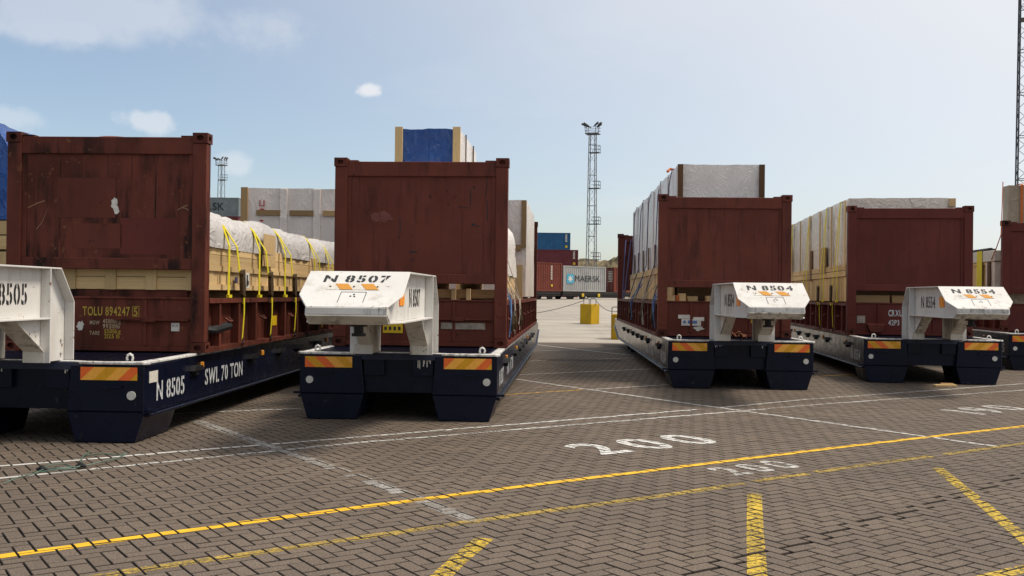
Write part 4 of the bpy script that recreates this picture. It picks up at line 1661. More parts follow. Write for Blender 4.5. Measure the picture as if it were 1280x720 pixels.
# --- load of the second rack
e = empty('wrapped_bundle', *fr1[:2], DZ, fr1[2], 'lumpy grey wrapped bundle just behind the second rack wall', 'wrapped cargo', 'sheet wrapped cargo')
link('cover', wrinkled(-1.0, 1.02, 1.6, 5.6, BZ + .42, 1.98, .12, .07, 1.6, 5.0, .05, 'fblrt', .35), M['film_white'], e)
for k, x in enumerate((-.95, -.3, .35, .99)):
    plank(e, (x, 3.6, BZ + .21), (0, 1, 0), (0, 0, 1), 4.1, .40, .05, 'wood', 'bearer')
for yk in (.45, 1.1, 1.75, 2.6, 4.2):
    plank(e, (0.02, yk, BZ + .09), (1, 0, 0), (0, 0, 1), 2.1, .13, .12, 'wood', 'dunnage')
plank(e, (0.02, .36, BZ + .10), (1, 0, 0), (0, 0, 1), 2.15, .12, .08, 'ply', 'dunnage')
for x in (.15, .45, .66):
    plank(e, (x, .25, BZ + .09), (0, 0, 1), (1, 0, 0), .16, .06, .05, 'wood', 'block')
link('orange_strap_end', MB().box(-.06, .02, .20, .25, BZ + .03, BZ + .15), M['orange_strap'], e)
e = empty('wrapped_case', *fr1[:2], DZ, fr1[2], 'tall grey wrapped case with red marks beside the second rack wall', 'wrapped cargo', 'sheet wrapped cargo')
link('cover', wrinkled(-1.05, 1.15, 7.2, 11.7, BZ + .05, 2.74, .15, .02, 1.7, 8.0), M['film'], e)
plank(e, (1.10, 7.15, 2.24), (0, 0, 1), (1, 0, 0), 1.0, .10, .05, 'ply', 'corner_post')
plank(e, (.55, 7.15, 1.74), (1, 0, 0), (0, 0, 1), 1.0, .12, .05, 'ply', 'rail')
plank(e, (1.02, 7.14, 1.00), (0, 0, 1), (1, 0, 0), .75, .14, .06, 'wood', 'corner_post')
plank(e, (.72, 7.14, .95), (0, 0, 1), (1, 0, 0), .60, .10, .06, 'wood', 'corner_post')
plank(e, (.60, 7.14, .74), (1, 0, 0), (0, 0, 1), 1.0, .10, .05, 'wood', 'rail')
mkx = MB()
for z in (2.42, 2.18, 1.98):
    mkx.box(.62, .70, 7.165, 7.172, z - .04, z + .04)
link('red_mark', mkx, M['red_ink'], e)
e = empty('blue_tarped_crate', *fr1[:2], DZ, fr1[2], 'blue tarpaulin crate with pale corner timbers on top of the second load', 'crate')
link('cover', wrinkled(-.80, .20, 2.7, 5.4, 2.06, 3.50, .10, .025, 2.2, 3.0), M['blue'], e)
for x in (-.80, .17):
    plank(e, (x + .015, 2.64, 2.79), (0, 0, 1), (1, 0, 0), 1.47, .125, .05, 'wood', 'corner_timber')
link('side_sheet', wrinkled(.16, .245, 2.72, 5.42, 2.06, 3.48, .12, .012, 2.2, 9.0, 0, 'frt'), M['film_white'], e)
for yk in (3.3, 4.6):
    plank(e, (.27, yk, 2.75), (0, 0, 1), (0, 1, 0), 1.5, .035, .02, 'brown_wood', 'side_lath')
# lashing gear hanging on the flank of the second and third racks
LGR = 'lashing ropes hanging on the rack flanks'
for (fr, s, y, mm, lab) in ((fr1, 1, .75, 'rope_blue', 'blue lashing rope hanging at the right flank of the second rack'),
                            (fr1, 1, 1.5, 'rope_pale', 'bunch of pale rope ends on the right flank of the second rack'),
                            (fr1, 1, 3.2, 'rope_pale', 'pale rope hanging farther back on the right flank of the second rack'),
                            (fr2, -1, .7, 'rope_blue', 'blue lashing rope near the front left post of the third rack'),
                            (fr2, -1, 3.1, 'rope_pale', 'pale lashing gear hanging mid way on the third rack'),
                            (fr2, -1, 6.2, 'rope_blue', 'blue lashing rope far back on the left flank of the third rack')):
    e = empty('lashing_rope', fr[0], fr[1], DZ, fr[2], lab, 'rope', LGR)
    mb = MB()
    rr = random.Random(int(y * 10))
    for k in range(4):
        a = y + rr.uniform(-.25, .25)
        mb.tube([(s * (RW - .25), a, BZ + .9 * rr.uniform(.3, 1)), (s * (RW + .01), a + rr.uniform(-.1, .2), BZ + .02), (s * (RW + .03), a + rr.uniform(-.1, .2), .42), (s * (RW + .015), a + rr.uniform(-.1, .15), rr.uniform(.12, .3))], .008, 5)
    link('strands', mb, M[mm], e)
    link('tensioner', MB().tube([(s * (RW + .03), y + .1, .50), (s * (RW + .035), y + .1, .32), (s * (RW + .03), y + .12, .2)], [.02, .035, .015], 7), M['ratchet'], e)

# --- load of the third rack: tall narrow case wrapped in white film
e = empty('film_wrapped_case', *fr2[:2], DZ, fr2[2], 'tall white film wrapped case standing behind the third rack wall', 'wrapped cargo', 'sheet wrapped cargo')
link('cover', wrinkled(-.80, .80, .55, 11.6, 1.15, 3.27, .12, .018, 1.8, 1.0, 0, 'fblrt'), M['film_white'], e)
for x in (-.77, .77):
    plank(e, (x, .50, 2.62), (0, 0, 1), (1, 0, 0), 1.30, .10, .05, 'brown_wood', 'corner_post')
rr = random.Random(5)
for k in range(8):
    yk = .75 + k * 1.5
    plank(e, (-.835, yk, 2.1), (0, 0, 1), (0, 1, 0), 2.28, .09, .03, 'film_rib', 'rib') if False else None
    rb = link('film_rib', MB().box(-.83, -.80, yk - .05, yk + .05, 1.2, 3.24), M['film_white'], e, bevel=.012)
for k in range(7):
    yk = 1.3 + k * 1.5
    plank(e, (-.84, yk + .25, 1.66 + (.25 if k == 0 else .0)), (0, 0, 1), (0, 1, 0), .55 + (.5 if k == 0 else .0), .16 if k else .3, .02, 'brown_wood', 'backing_board')
for k in range(44):
    yk = .58 + (k + .5) * .25
    zt = 1.55 if k < 10 else 1.38
    plank(e, (-.86, yk, (BZ + .02 + zt) / 2), (0, 0, 1), (0, 1, 0), zt - BZ - .02, .235, .03, 'wood')
for q in range(4):
    plank(e, (-.89, .6 + 1.25 + q * 2.75, 1.30 if q else 1.46), (0, 1, 0), (0, 0, 1), 2.6, .12, .03, 'wood', 'batten')
link('inner_box', MB().box(-.80, .80, .60, 11.5, BZ + .005, 1.16), M['brown_wood_core'], e)
for k, lab in enumerate(('nearest the wall', 'second from the wall', 'at the middle', 'past the middle', 'at the far end')):
    yk = 1.6 + k * 2.2
    rp = MB().tube([(-.3, yk, 3.32), (-.80, yk, 3.31), (-.86, yk, 3.0), (-.90, yk + .05, 1.5), (-1.15, yk + .1, BZ + .03)], .011, 5)
    o = tag(link('tie_rope', rp, M['rope_dark'], None, (fr2[0], fr2[1], DZ)), 'dark rope tied down over the white film wrapped case, ' + lab, 'rope', 'dark tie ropes on the white case')
    o.rotation_euler = (0, 0, -R(fr2[2]))
tag(link('orange_rope_end', MB().tube([(-.86, 1.9, 3.30), (-.80, 1.95, 3.36), (-.70, 1.9, 3.33)], .03, 6), M['orange_strap']), 'bright orange strap end on the top edge of the white film case', 'strap').location = (fr2[0], fr2[1], DZ)
bpy.data.objects['orange_rope_end'].rotation_euler = (0, 0, -R(fr2[2]))
for k, (lab, ya) in enumerate((('dark lashing rope slanting from the far wall of the third rack', 11.9), ('second dark lashing rope slanting beside it, nearer the white case', 11.6))):
    e = link('slanted_rope', MB().tube([(-1.0 + k * .14, ya, 2.45), (-1.16, ya - 1.2 - k * .4, BZ + .03)], .02, 6), M['rope_dark'])
    e.location = (fr2[0], fr2[1], DZ)
    e.rotation_euler = (0, 0, -R(fr2[2]))
    tag(e, lab, 'rope', 'slanted lashing ropes')
e = empty('dunnage_pile', *fr2[:2], DZ, fr2[2], 'short pale timber blocks in the gap under the third rack wall', 'timber blocks')
for (x, w_, h_) in ((-.96, .16, .10), (-.74, .12, .14), (-.55, .18, .09), (-.2, .2, .1)):
    plank(e, (x, .30, BZ + .012 + h_ / 2), (1, 0, 0), (0, 0, 1), w_, h_, .2, 'wood', 'block')
link('orange_block', MB().box(-.86, -.80, .2, .3, BZ + .012, BZ + .12), M['orange_strap'], e)
# dark tarpaulin heap and rusty chain on the third trailer deck
e = empty('chain_heap', TR[2][1] + .05, TR[2][2] + .62, DZ - .002, 2.5, 'rusty lashing chain lying on the deck behind the third gooseneck', 'chain')
rr = random.Random(11)
mb = MB()
for k in range(26):
    a = rr.uniform(0, 6.28)
    c = Vector((rr.gauss(-.05, .16), rr.uniform(-.06, .08), .03 + abs(rr.gauss(0, .035))))
    d = Vector((math.cos(a), math.sin(a) * .5, rr.uniform(-.3, .4))).normalized() * .05
    mb.tube([c - d, c + d * .2 + Vector((0, 0, .02)), c + d], .016, 5)
link('links', mb, M['rust'] if 'rust' in M else M.setdefault('rust', plain('rusty_steel', (0.22, 0.075, 0.035), 0.8, 0.1, 0.5, 30)), e)

# --- load of the fourth rack
e = empty('film_wrapped_case', *fr3[:2], DZ, fr3[2], 'shiny film wrapped case with timber base and yellow straps, fourth rack', 'wrapped cargo', 'sheet wrapped cargo')
link('cover', wrinkled(-1.14, .98, .35, 11.4, 1.28, 2.83, .11, .022, 1.6, 4.0, 0, 'fblrt'), M['film_shiny'] if 'film_shiny' in M else M.setdefault('film_shiny', sheet_mat('shiny_film', (0.76, 0.67, 0.57), (0.60, 0.52, 0.44), 0.20, 1.7, 0.45, 0.5, 0.12)), e)
link('inner_box', MB().box(-1.12, .96, .40, 11.3, BZ + .005, 1.3), M['brown_wood_core'], e)
for k in range(46):
    yk = .40 + (k + .5) * .235
    plank(e, (-1.15, yk, (BZ + .03 + 1.2) / 2), (0, 0, 1), (0, 1, 0), 1.2 - BZ - .03, .215, .03, 'wood')
for q in range(4):
    for zz in (1.27, 1.40):
        plank(e, (-1.17, .4 + 1.35 + q * 2.72, zz), (0, 1, 0), (0, 0, 1), 2.7, .115, .035, 'wood', 'batten')
for k in range(8):
    plank(e, (-1.19, .48 + k * 1.45, 2.10), (0, 0, 1), (0, 1, 0), 1.40, .09, .025, 'wood', 'slat')
plank(e, (-1.185, 2.9, 1.62), (0, 0, 1), (0, 1, 0), .60, .55, .03, 'ply', 'backing_board')
plank(e, (-1.175, 4.6, 1.55), (0, 0, 1), (0, 1, 0), .75, .25, .03, 'brown_wood', 'backing_board')
plank(e, (0.9, .33, 2.74), (0, 0, 1), (1, 0, 0), .16, .12, .05, 'wood', 'corner_post')
for x in (-.75, .1, .8):
    plank(e, (x, .24, BZ + .09), (1, 0, 0), (0, 0, 1), .8 if x < .5 else .5, .15, .15, 'ply', 'dunnage')
SG4 = 'yellow straps over the shiny film case'
for (yy_, lab, rt) in ((.95, 'yellow ratchet strap nearest the fourth rack wall', True), (2.55, 'second yellow ratchet strap from the fourth rack wall', True),
                       (4.9, 'third yellow strap from the fourth rack wall, over the brown board', False), (7.6, 'fourth yellow strap on the shiny film case', False), (9.4, 'farthest yellow strap on the shiny film case', False)):
    ratchet_strap(fr3, yy_, 1.22, 2.80, 1.4, lab, SG4, lean=.55, right=-1, ratchet=rt, xtop=1.19)

# --- load of the fifth rack
e = empty('wrapped_case', *fr4[:2], DZ, fr4[2], 'tall grey wrapped case above the rack wall at the right edge', 'wrapped cargo', 'sheet wrapped cargo')
link('cover', wrinkled(-.98, .9, .35, .75, BZ + .02, 3.52, .14, .012, 1.5, 6.0), M['film_dark'] if 'film_dark' in M else M.setdefault('film_dark', sheet_mat('tan_film', (0.42, 0.34, 0.24), (0.30, 0.24, 0.17), 0.45, 2.2, 0.35, 0.25, 0.2)), e)
for (x, mm) in ((-.70, 'orange_strap'), (-.54, 'strap')):
    b = MB().ribbon([(x, .7, 3.55), (x, .34, 3.56), (x, .30, 3.53), (x, .30, 2.0)], (.028, 0, 0))
    o = link('tie_strap', b, M[mm])
    o.location = (fr4[0], fr4[1], DZ)
    o.rotation_euler = (0, 0, -R(fr4[2]))
    tag(o, '%s strap round the tall wrapped case at the right edge' % ('orange' if mm != 'strap' else 'yellow'), 'strap')
o = link('tie_strap', MB().tube([(-1.13, .3, 3.6), (-1.27, -.02, 2.3), (-1.27, .3, 2.0), (-1.16, 1.0, 1.75)], .012, 5), M['orange_strap'])
o.location = (fr4[0], fr4[1], DZ)
o.rotation_euler = (0, 0, -R(fr4[2]))
tag(o, 'thin orange lashing hanging beside the rack post at the right edge', 'strap')
c4 = crate(fr4, -1.10, 1.0, 0.85, 5.5, BZ + .02, 1.70, 'pale timber case with white lid seen right of the fourth gooseneck', front=False, right=False, left=True, board=.22)
link('lid', MB().box(-1.16, 1.04, .78, 5.6, 1.71, 1.98), M['paper'], c4, bevel=.01)
link('film_band', wrinkled(-1.135, 1.02, .82, 1.45, .9, 1.69, .1, .015, 2.0, 3.0, 0, 'flr'), M['film'], c4)
plank(c4, (-1.16, 1.15, 1.2), (0, 0, 1), (0, 1, 0), 1.0, .2, .03, 'brown_wood', 'batten')
wb = MB().ribbon([(-.5, 1.85, 1.995), (-1.175, 1.85, 1.99), (-1.175, 1.85, .7)], (0, .20, 0))
o = link('wide_strap', wb, M['strap'])
o.location = (fr4[0], fr4[1], DZ)
o.rotation_euler = (0, 0, -R(fr4[2]))
tag(o, 'wide yellow strap over the timber case with the white lid', 'strap')
o = link('steel_beam', MB().box(-1.1, -.9, 1.5, 9.0, 1.985, 2.05).box(-1.03, -.97, 1.5, 9.0, 2.05, 2.07), M['black'])
o.location = (fr4[0], fr4[1], DZ)
o.rotation_euler = (0, 0, -R(fr4[2]))
tag(o, 'dark steel beam lying on the white lid behind the fourth rack', 'beam')

# ================================================================== THINGS BEHIND
# blue tarped load at the far left
p = P(20, 300, 16.0)
e = empty('blue_tarped_load', -9.35, 16.2, 0, 2, 'big blue tarpaulin load on timber at the left edge', 'wrapped cargo')
link('cover', wrinkled(-1.25, 1.25, 0, 6, 2.72, 4.30, .14, .06, 1.3, 2.0, .05, 'fblrt', .9), M['blue'], e)
link('inner_box', MB().box(-1.2, 1.2, .05, 5.9, 0.0, 2.75), M['brown_wood_core'], e)
for k in range(8):
    plank(e, (-1.2 + .15 + k * .3, .03, 1.1), (0, 0, 1), (1, 0, 0), 2.2, .28, .03, 'wood')
for k in range(2):
    plank(e, (0, .02, 2.35 + k * .24), (1, 0, 0), (0, 0, 1), 2.42, .22, .04, 'wood', 'plank')
for k in range(20):
    plank(e, (1.21, .2 + k * .29, 1.35), (0, 0, 1), (0, 1, 0), 2.7, .27, .03, 'wood')
# dark red domed tank behind the first rack
tk = P(128, 164, 32)
e = empty('domed_tank', tk.x, 33.2, 0, 0, 'dark red domed tank just showing over the leftmost rack wall', 'tank')
zt = tk.z
link('shell', MB().tube([(0, 0, 0), (0, 0, zt - .42), (0, 0, zt - .30)], [1.15, 1.15, 1.10], 28), M['c_maroon'], e)
me = MB().tube([(0, 0, zt - .30), (0, 0, zt - .17), (0, 0, zt - .06), (0, 0, zt)], [1.10, .95, .62, .05], 28).mesh('dome', smooth=True)
link('dome', me, M['c_red'], e)
# grey wrapped frame crate between the two left racks
Yb = 30.0
a, b = P(302, 234, Yb), P(302, 300, Yb)
e = empty('framed_crate', a.x, Yb, 0, 0, 'grey film wrapped crate with brown timber frame behind the second trailer', 'wrapped cargo', 'sheet wrapped cargo')
zt = a.z
link('cover', wrinkled(0.05, 4.6, .04, 6, .8, zt - .02, .16, .018, 1.4, 3.0), M['film'], e)
plank(e, (.09, 0.0, (zt + 1.0) / 2), (0, 0, 1), (1, 0, 0), zt - 1.0, .20, .08, 'ply', 'corner_post')
for k in range(5):
    plank(e, (.55 + .72 + k * 1.0 - .45, .0, zt - .76), (1, 0, 0), (0, 0, 1), .72, .16, .06, 'ply', 'rail')
    link('film_band', MB().box(1.26 + k * 1.0 - .10, 1.26 + k * 1.0 + .12, -.012, .03, 1.0, zt - .03), M['film'], e, bevel=.01)
plank(e, (3.30, .0, zt - 1.35), (0, 0, 1), (1, 0, 0), .5, .2, .06, 'ply', 'stud')
mk2 = MB()
for x in (.55, 3.72):
    mk2.box(x, x + .03, -.022, -.016, zt - .55, zt - .38).box(x + .12, x + .15, -.022, -.016, zt - .55, zt - .38).box(x, x + .15, -.022, -.016, zt - .57, zt - .545)
    mk2.add([(x - .02, -.02, zt - .67), (x + .07, -.02, zt - .71), (x + .17, -.02, zt - .67), (x + .07, -.02, zt - .63)], [(0, 1, 2, 3)])
    mk2.add([(x - .0, -.04, zt - 1.0), (x + .07, -.04, zt - 1.04), (x + .15, -.04, zt - 1.0), (x + .07, -.04, zt - .97)], [(0, 1, 2, 3)])
link('red_mark', mk2, M['red_ink'], e)
link('under_frame', MB().box(0, 4.6, .1, 6, 0.0, .8), M['wagon'], e)

# yellow concrete blocks with a chain
BG = 'yellow blocks with lifting loops'


def block(px, py, w_, yaw, lab, h=.95):
    g0 = G(px, py)
    Yg = g0.y
    for _ in range(12):
        g0 = G(px, py, ground_z(Yg))
        Yg = g0.y
    e = empty('yellow_block', g0.x, g0.y, ground_z(g0.y) - .01, yaw, lab, 'concrete block', BG)
    link('body', MB().box(-w_ / 2, w_ / 2, -w_ / 2, w_ / 2, 0, h), M['block'], e, bevel=.02)
    for s in (-1, 1):
        pts = [(s * .2 - .16, 0, h - .02), (s * .2 - .16, 0, h + .20), (s * .2 - .12, 0, h + .25), (s * .2 + .12, 0, h + .25), (s * .2 + .16, 0, h + .20), (s * .2 + .16, 0, h - .02)]
        link('lifting_loop', MB().tube(pts, .022, 6), M['mast_steel'], e)
    return e


b1 = block(737, 405, .66, 42, 'yellow block standing in the open gap between the middle trailers')
b2 = block(777, 424, .72, 10, 'yellow block half hidden by the tail of the third trailer', .92)


def chain(a, b, sag, lab, n=30):
    pts = []
    for i in range(n + 1):
        t = i / n
        q = a.lerp(b, t)
        q.z -= sag * 4 * t * (1 - t)
        pts.append(q)
    o = link('barrier_chain', MB().tube(pts, .014, 5), M['mast_dark'])
    return tag(o, lab, 'chain', 'sagging barrier chains')


la, lb2 = b1.location.copy(), b2.location.copy()
chain(la + Vector((-.3, 0, 1.1)), la + Vector((-8.2, 4, 1.0)), .75, 'chain sagging from the open yellow block to the left')
chain(la + Vector((.3, 0, 1.1)), lb2 + Vector((0.1, 0.1, 1.08)), .25, 'chain sagging between the two yellow blocks')


# containers
def container(X, Y, Z, yaw, L, Hc, mat, label, frame_mat=None, group=None, door_left=False, parent_text=None):
    """origin at the left front bottom corner; the long side runs along local +x and faces local -y"""
    e = empty('shipping_container', X, Y, Z, yaw, label, 'container', group)
    W = 2.438
    fm = frame_mat or mat
    mb = MB()
    p = .278
    n = int((L - .3) / p)
    x = .15
    prof = []
    pw = (L - .3) / n
    for i in range(n):
        a = x + i * pw
        prof += [(a, .0), (a + pw * .25, .0), (a + pw * .5, .045), (a + pw * .75, .045)]
    prof.append((L - .15, .0))
    for yy_, sg in ((.02, 1), (W - .02, -1)):
        vs = [(q[0], yy_ + sg * q[1], .16) for q in prof] + [(q[0], yy_ + sg * q[1], Hc - .11) for q in prof]
        m = len(prof)
        mb.add(vs, [(i, i + 1, m + i + 1, m + i) for i in range(m - 1)])
    link('side_panel', mb, mat, e)
    f = MB()
    for yy_ in (0, W - .12):
        f.box(0.17, L - .17, yy_, yy_ + .12, 0.0, .16).box(0.17, L - .17, yy_, yy_ + .10, Hc - .11, Hc - .01)
    f.box(.02, L - .02, .1, W - .1, Hc - .06, Hc - .02).box(.05, L - .05, .1, W - .1, .05, .15)
    link('frame', f, fm, e)
    for x0 in (0, L - .17):
        for yy_ in (0, W - .17):
            link('corner_post', MB().box(x0, x0 + .17, yy_ - .004, yy_ + .174, 0, Hc), fm, e)
    en = MB().box(.06, .10, .17, W - .17, .14, Hc - .1)
    en.box(L - .10, L - .06, .17, W - .17, .14, Hc - .1)
    link('end_panel', en, mat, e)
    if door_left:
        bars = MB()
        for yy_ in (.45, .95, 1.5, 2.0):
            bars.tube([(.03, yy_, .15), (.03, yy_, Hc - .12)], .022, 6)
        link('lock_rod', bars, M['galv'], e)
        mkk = MB()
        for k in range(7):
            mkk.box(.054, .058, .30, 1.0 - .05 * (k % 3), Hc - .5 - k * .17, Hc - .42 - k * .17)
        link('door_lettering', mkk, M['paper'], e)
    return e


TY = -40.0                                     # the train runs away to the right


def along(o, yaw, d):
    return Vector((o[0] + math.cos(-R(yaw)) * d, o[1] + math.sin(-R(yaw)) * d))


m0 = P(704, 364, 100.0)
zdeck = m0.z
gz = 1.2
g1 = 'containers on the railway wagons'
grey = container(m0.x, 100.0, zdeck, TY, 6.06, 2.59, M['c_grey'], 'pale grey container with dark lettering and a star square on a wagon', group=g1)
lettering(grey, 'lettering', 'MAERSK', M['lettering_dark'], (1.62, -.012, 1.02), (1, 0, 0), (0, 0, 1), .62, 3.55, bold=.0)
lg = link('logo_square', MB().box(.48, 1.42, -.014, -.006, .80, 1.74), M['logo_blue'], grey)
star = []
for i in range(14):
    r_ = .40 if i % 2 == 0 else .17
    star.append((.95 + r_ * math.sin(i * math.pi / 7), 1.27 + r_ * math.cos(i * math.pi / 7)))
link('logo_star', MB().prism(star, 'xz', -.022, -.015), M['paper'], lg)
o_ = along((m0.x, 100.0), TY, -6.25)
red = container(o_.x, o_.y, zdeck - .02, TY, 6.06, 2.85, M['c_red'], 'rust red container on a wagon left of the pale grey one', group=g1)
lk = MB()
for k in range(9):
    lk.box(4.55, 4.75, -.008, -.004, 2.45 - k * .16, 2.54 - k * .16)
link('code_lettering', lk, M['paper'], red)
link('yellow_label', MB().box(4.6, 4.8, -.009, -.005, .45, .7), M['label_yellow'], red)
o2 = along((m0.x, 100.0), TY, -12.6)
container(o2.x, o2.y, zdeck - .02, TY, 6.06, 2.59, M['c_maroon'], 'maroon container on a wagon mostly hidden behind the second rack', group=g1)
o3 = along((m0.x, 100.0), TY, 7.3)
container(o3.x, o3.y, zdeck, TY, 6.06, 2.59, M['c_red'], 'red brown container with its doors towards the camera on the train', group=g1, door_left=True)
o4 = along((m0.x, 100.0), TY, 13.8)
container(o4.x, o4.y, zdeck, TY, 6.06, 2.59, M['c_maroon'], 'maroon container at the far end of the train behind the third rack', group=g1)
# flat wagons
for k, (d, lab) in enumerate(((-13.0, 'black flat wagon under the rust red container'), (.0, 'black flat wagon under the pale grey container'))):
    o_ = along((m0.x, 100.0), TY, d)
    e = empty('flat_wagon', o_.x, o_.y, gz, TY, lab, 'railway wagon', 'flat wagons of the train')
    hz = zdeck - gz
    link('deck', MB().box(0, 12.7 if k == 0 else 20, .05, 2.4, hz - .30, hz - .025), M['wagon'], e)
    link('sole_bar', MB().box(0, 12.7 if k == 0 else 20, .1, .25, hz - .48, hz - .30), M['wagon'], e)
    for x in ([1.2, 3.0, 9.7, 11.5] if k == 0 else [1.2, 3.0, 16.7, 18.5]):
        for yy_ in (.3, 2.0):
            link('wheel', MB().tube([(x, yy_, .30), (x, yy_ + .13, .30)], .40, 16), M['wagon'], e)
    for x in (2.6, 4.9) if k else (6.0,):
        link('brake_box', MB().box(x, x + .35, -.02, .08, hz - .55, hz - .22), M['label_yellow'], e, bevel=.04)
    tr_ = MB().box(3.8, 8.8, .15, .5, .15, hz - .45)
    link('under_gear', tr_, M['wagon'], e)
# stack behind the train
s0 = P(713, 311, 152.0)
gzb = 1.28
hh = 2.59
GS = 'containers stacked behind the train'
top = P(713, 291, 152.0).z
base = top - 4 * hh
for k, (mm, px, lab) in enumerate((('c_maroon', 723, 'maroon container at the bottom of the stack behind the train'), ('c_maroon', 719, 'maroon container second from the bottom of the stack behind the train'),
                                   ('c_maroon', 723, 'maroon container directly under the blue one'), ('c_blue', 713, 'blue container on top of the stack behind the train'))):
    q = P(px, 300, 152.0)
    c = container(q.x - 12.19, 152.0, base + k * hh, 0, 12.19, 2.58, M[mm], lab, group=GS)
    if k >= 2:
        mb = MB()
        for j in range(6):
            mb.box(11.4, 11.7, -.01, -.004, 2.2 - j * .2, 2.32 - j * .2)
        link('code_lettering', mb, M['paper'], c)
        link('yellow_label', MB().box(11.4, 11.75, -.011, -.005, .3, .65), M['label_yellow'], c)
link_base = base
e = None
# stack at the left with the dark grey container
q = P(298.5, 247, 138.0)
GS2 = 'containers stacked far behind the leftmost rack'
for k in range(5):
    zb = q.z - (5 - k) * 2.6
    lab = ['container at the bottom of the far left stack', 'second container up in the far left stack', 'middle container of the far left stack', 'container just below the top of the far left stack', 'dark grey container with large lettering on top of the far left stack'][k]
    c = container(q.x - 12.19, 138.0, zb, 0, 12.19, 2.59, M['c_dgrey' if k == 4 else ('c_maroon' if k % 2 else 'c_blue')], (lab if k == 4 else ['dark blue ', 'maroon '][k % 2] + lab), group=GS2)
    if k == 4:
        lettering(c, 'lettering', 'MAERSK', M['lettering_dark'], (4.6, -.012, .85), (1, 0, 0), (0, 0, 1), 1.0, 5.6, bold=.02)
    gzq = zb if k == 0 else gzq


# lighting masts
def light_mast(name, X, Y, Z, Ht, hw0, hw1, label, cat, group, mat, lamps=True, nplat=4, side=1, seg=None):
    e = empty(name, X, Y, Z, 20, label, cat, group)
    seg = seg or int(Ht / 1.5)
    r_ = .07

    def hw(z):
        return hw0 + (hw1 - hw0) * z / Ht
    for sx in (-1, 1):
        for sy in (-1, 1):
            link('leg', MB().tube([(sx * hw(0), sy * hw(0), 0), (sx * hw(Ht), sy * hw(Ht), Ht)], r_, 5), mat, e)
    br = MB()
    for i in range(seg):
        z0, z1 = i * Ht / seg, (i + 1) * Ht / seg
        for (ax, ay, bx, by) in ((-1, -1, 1, -1), (1, -1, 1, 1), (1, 1, -1, 1), (-1, 1, -1, -1)):
            a, b = hw(z0), hw(z1)
            if i % 2:
                br.tube([(ax * a, ay * a, z0), (bx * b, by * b, z1)], .022, 4, False)
            else:
                br.tube([(bx * a, by * a, z0), (ax * b, ay * b, z1)], .022, 4, False)
            if i % 3 == 0:
                br.tube([(ax * a, ay * a, z0), (bx * a, by * a, z0)], .035, 4, False)
    link('bracing', br, mat, e)
    for k in range(nplat):
        z = Ht * ((.885 - k * .2185) if nplat > 2 else (.90 - k * .34))
        h_ = hw(z)
        pf = MB().box(-h_, h_ + .65, -h_ - .1, h_ + .1, z, z + .08)
        f_ = link('platform', pf, M['mast_dark'], e)
        rl = MB()
        for zz in (.55, 1.1):
            rl.tube([(h_ + .65, -h_, z + zz), (h_ + .65, h_, z + zz)], .03, 4)
            rl.tube([(0, -h_, z + zz), (h_ + .65, -h_, z + zz)], .03, 4)
            rl.tube([(0, h_, z + zz), (h_ + .65, h_, z + zz)], .03, 4)
        for (x, y) in ((h_ + .65, -h_), (h_ + .65, h_), (.5, -h_), (.5, h_)):
            rl.tube([(x, y, z), (x, y, z + 1.1)], .03, 4)
        link('railing', rl, M['mast_dark'], f_)
    if lamps:
        tp = link('platform', MB().box(-1.0, 1.0, -.8, .8, Ht, Ht + .12), M['mast_dark'], e)
        rl = MB()
        for zz in (.5, 1.0):
            rl.tube([(-1, -.8, Ht + zz), (1, -.8, Ht + zz), (1, .8, Ht + zz), (-1, .8, Ht + zz), (-1, -.8, Ht + zz)], .03, 4)
        link('railing', rl, M['mast_dark'], tp)
        for (x, y, a) in ((-1.15, -.5, .5), (-.85, .5, .4), (-.75, -.9, .3), (1.15, -.5, -.5), (.85, .5, -.4), (.75, -.9, -.3)):
            lm = MB()
            c = Vector((x, y, Ht + 1.35))
            d = Vector((math.copysign(.38, x), -.2, .22))
            lm.tube([c - d, c - d * .2, c + d], [.07, .14, .19], 7)
            lm.tube([(x * .85, y, Ht + .1), (x, y, Ht + 1.35)], .04, 4)
            link('floodlight', lm, M['mast_dark'], e)
    return e


mp_ = P(741, 160, 150)
mz = ground_z(150)
light_mast('light_mast', mp_.x, 150, mz, P(741, 168, 150).z - mz, .68, .44, 'tall lattice floodlight mast rising above the container train', 'light mast', 'floodlight masts', M['mast_steel'])
m2 = P(277, 207, 205)
light_mast('light_mast', m2.x, 205, ground_z(205), m2.z - ground_z(205), .68, .44, 'distant floodlight mast right of the leftmost rack', 'light mast', 'floodlight masts', M['mast_steel'])
m3 = P(1282, 228, 85)
light_mast('radio_mast', m3.x, 85, ground_z(85), 44.0, .78, .40, 'slender lattice radio mast at the right edge of the sky', 'radio mast', None, M['mast_dark'], lamps=False, nplat=2, seg=36)

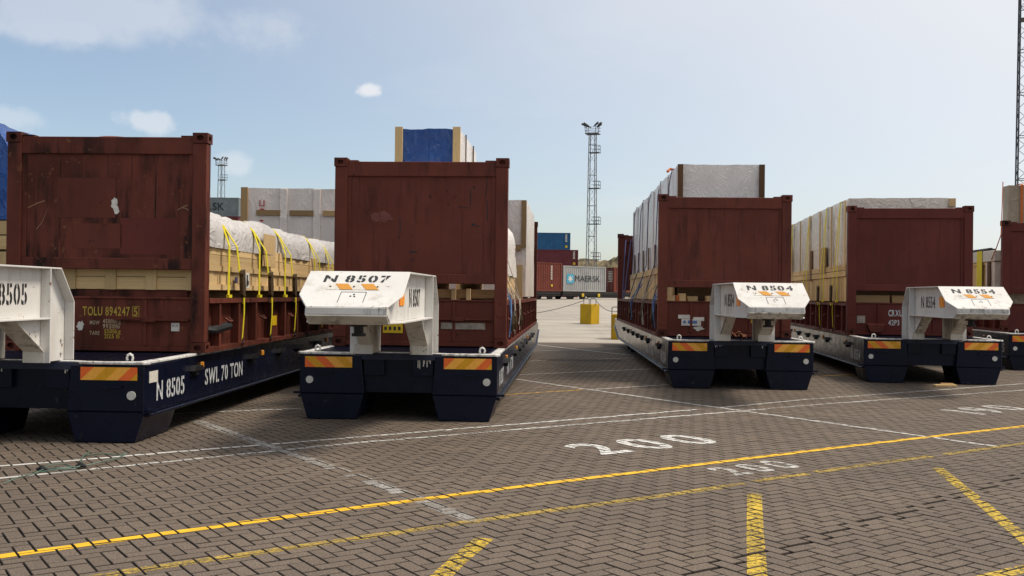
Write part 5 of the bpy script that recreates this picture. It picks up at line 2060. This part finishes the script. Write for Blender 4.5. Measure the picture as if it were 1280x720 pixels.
# rubble heap behind the train
mb = MB()
rr = random.Random(2)
nx, ny = 300, 36
hx0, hx1, hy0, hy1 = -75, 95, 175, 215
for j in range(ny + 1):
    for i in range(nx + 1):
        x = hx0 + (hx1 - hx0) * i / nx
        y = hy0 + (hy1 - hy0) * j / ny
        t = j / ny
        pr = min(1, t * 2.6) * min(1, (1 - t) * 2.6 + .0) * min(1, i / 8) * min(1, (nx - i) / 8)
        z = 1.1 + 7.0 * pr + mnoise.fractal(Vector((x * .22, y * .3, 0)), 0.7, 2.0, 6) * 1.3 * pr + rr.uniform(-.25, .25) * pr
        mb.v.append((x, y, z))
for j in range(ny):
    for i in range(nx):
        a = j * (nx + 1) + i
        mb.f.append((a, a + 1, a + nx + 2, a + nx + 1))
tag(link('hill', mb.mesh('hill', recalc=False), M['rubble']), kind='structure')

# ================================================================== SMALL THINGS ON THE GROUND
e = empty('wire_coil', 0, 0, 0, 0, 'tangled thin green wire lying on the paving at the left', 'wire')
mb = MB()


def gp(pts, z=.012):
    return [G(a, b) + Vector((0, 0, z)) for a, b in pts]


for pts in ([(5, 606), (20, 602), (40, 596), (55, 590), (75, 589), (100, 586), (125, 582), (145, 576), (158, 571)],
            [(50, 590), (62, 585), (80, 583), (92, 588), (100, 587)],
            [(100, 586), (102, 577), (105, 572), (112, 568)],
            [(105, 571), (130, 571), (150, 572), (158, 570)],
            [(48, 592), (70, 591), (95, 589)]):
    g_ = gp(pts)
    for i, q in enumerate(g_):
        q.z += .02 * abs(math.sin(i * 1.3))
    mb.tube(g_, .006, 5)
link('strands', mb, plain('green_wire', (0.10, 0.17, 0.13), 0.5, 0, 0.4, 20), e)
k_ = MB()
for (a, b) in ((52, 590), (101, 586)):
    c = G(a, b)
    k_.tube([c + Vector((-.045, 0, .02)), c + Vector((0, .01, .035)), c + Vector((.045, 0, .02))], [.012, .028, .012], 7)
link('knot', k_, M['black'], e)
a = G(1169, 484)
b = G(1193, 483)
e = empty('broken_plank', (a.x + b.x) / 2, (a.y + b.y) / 2, 0.004, 0, 'small pale broken plank lying in front of the fourth trailer', 'plank')
plank(e, (0, 0, .022), (1, .1, 0), (0, 1, 0), .40, .12, .035, 'wood')
plank(e, (.05, .03, .05), (1, -.2, 0), (0, 1, 0), .22, .06, .02, 'wood', 'splinter')
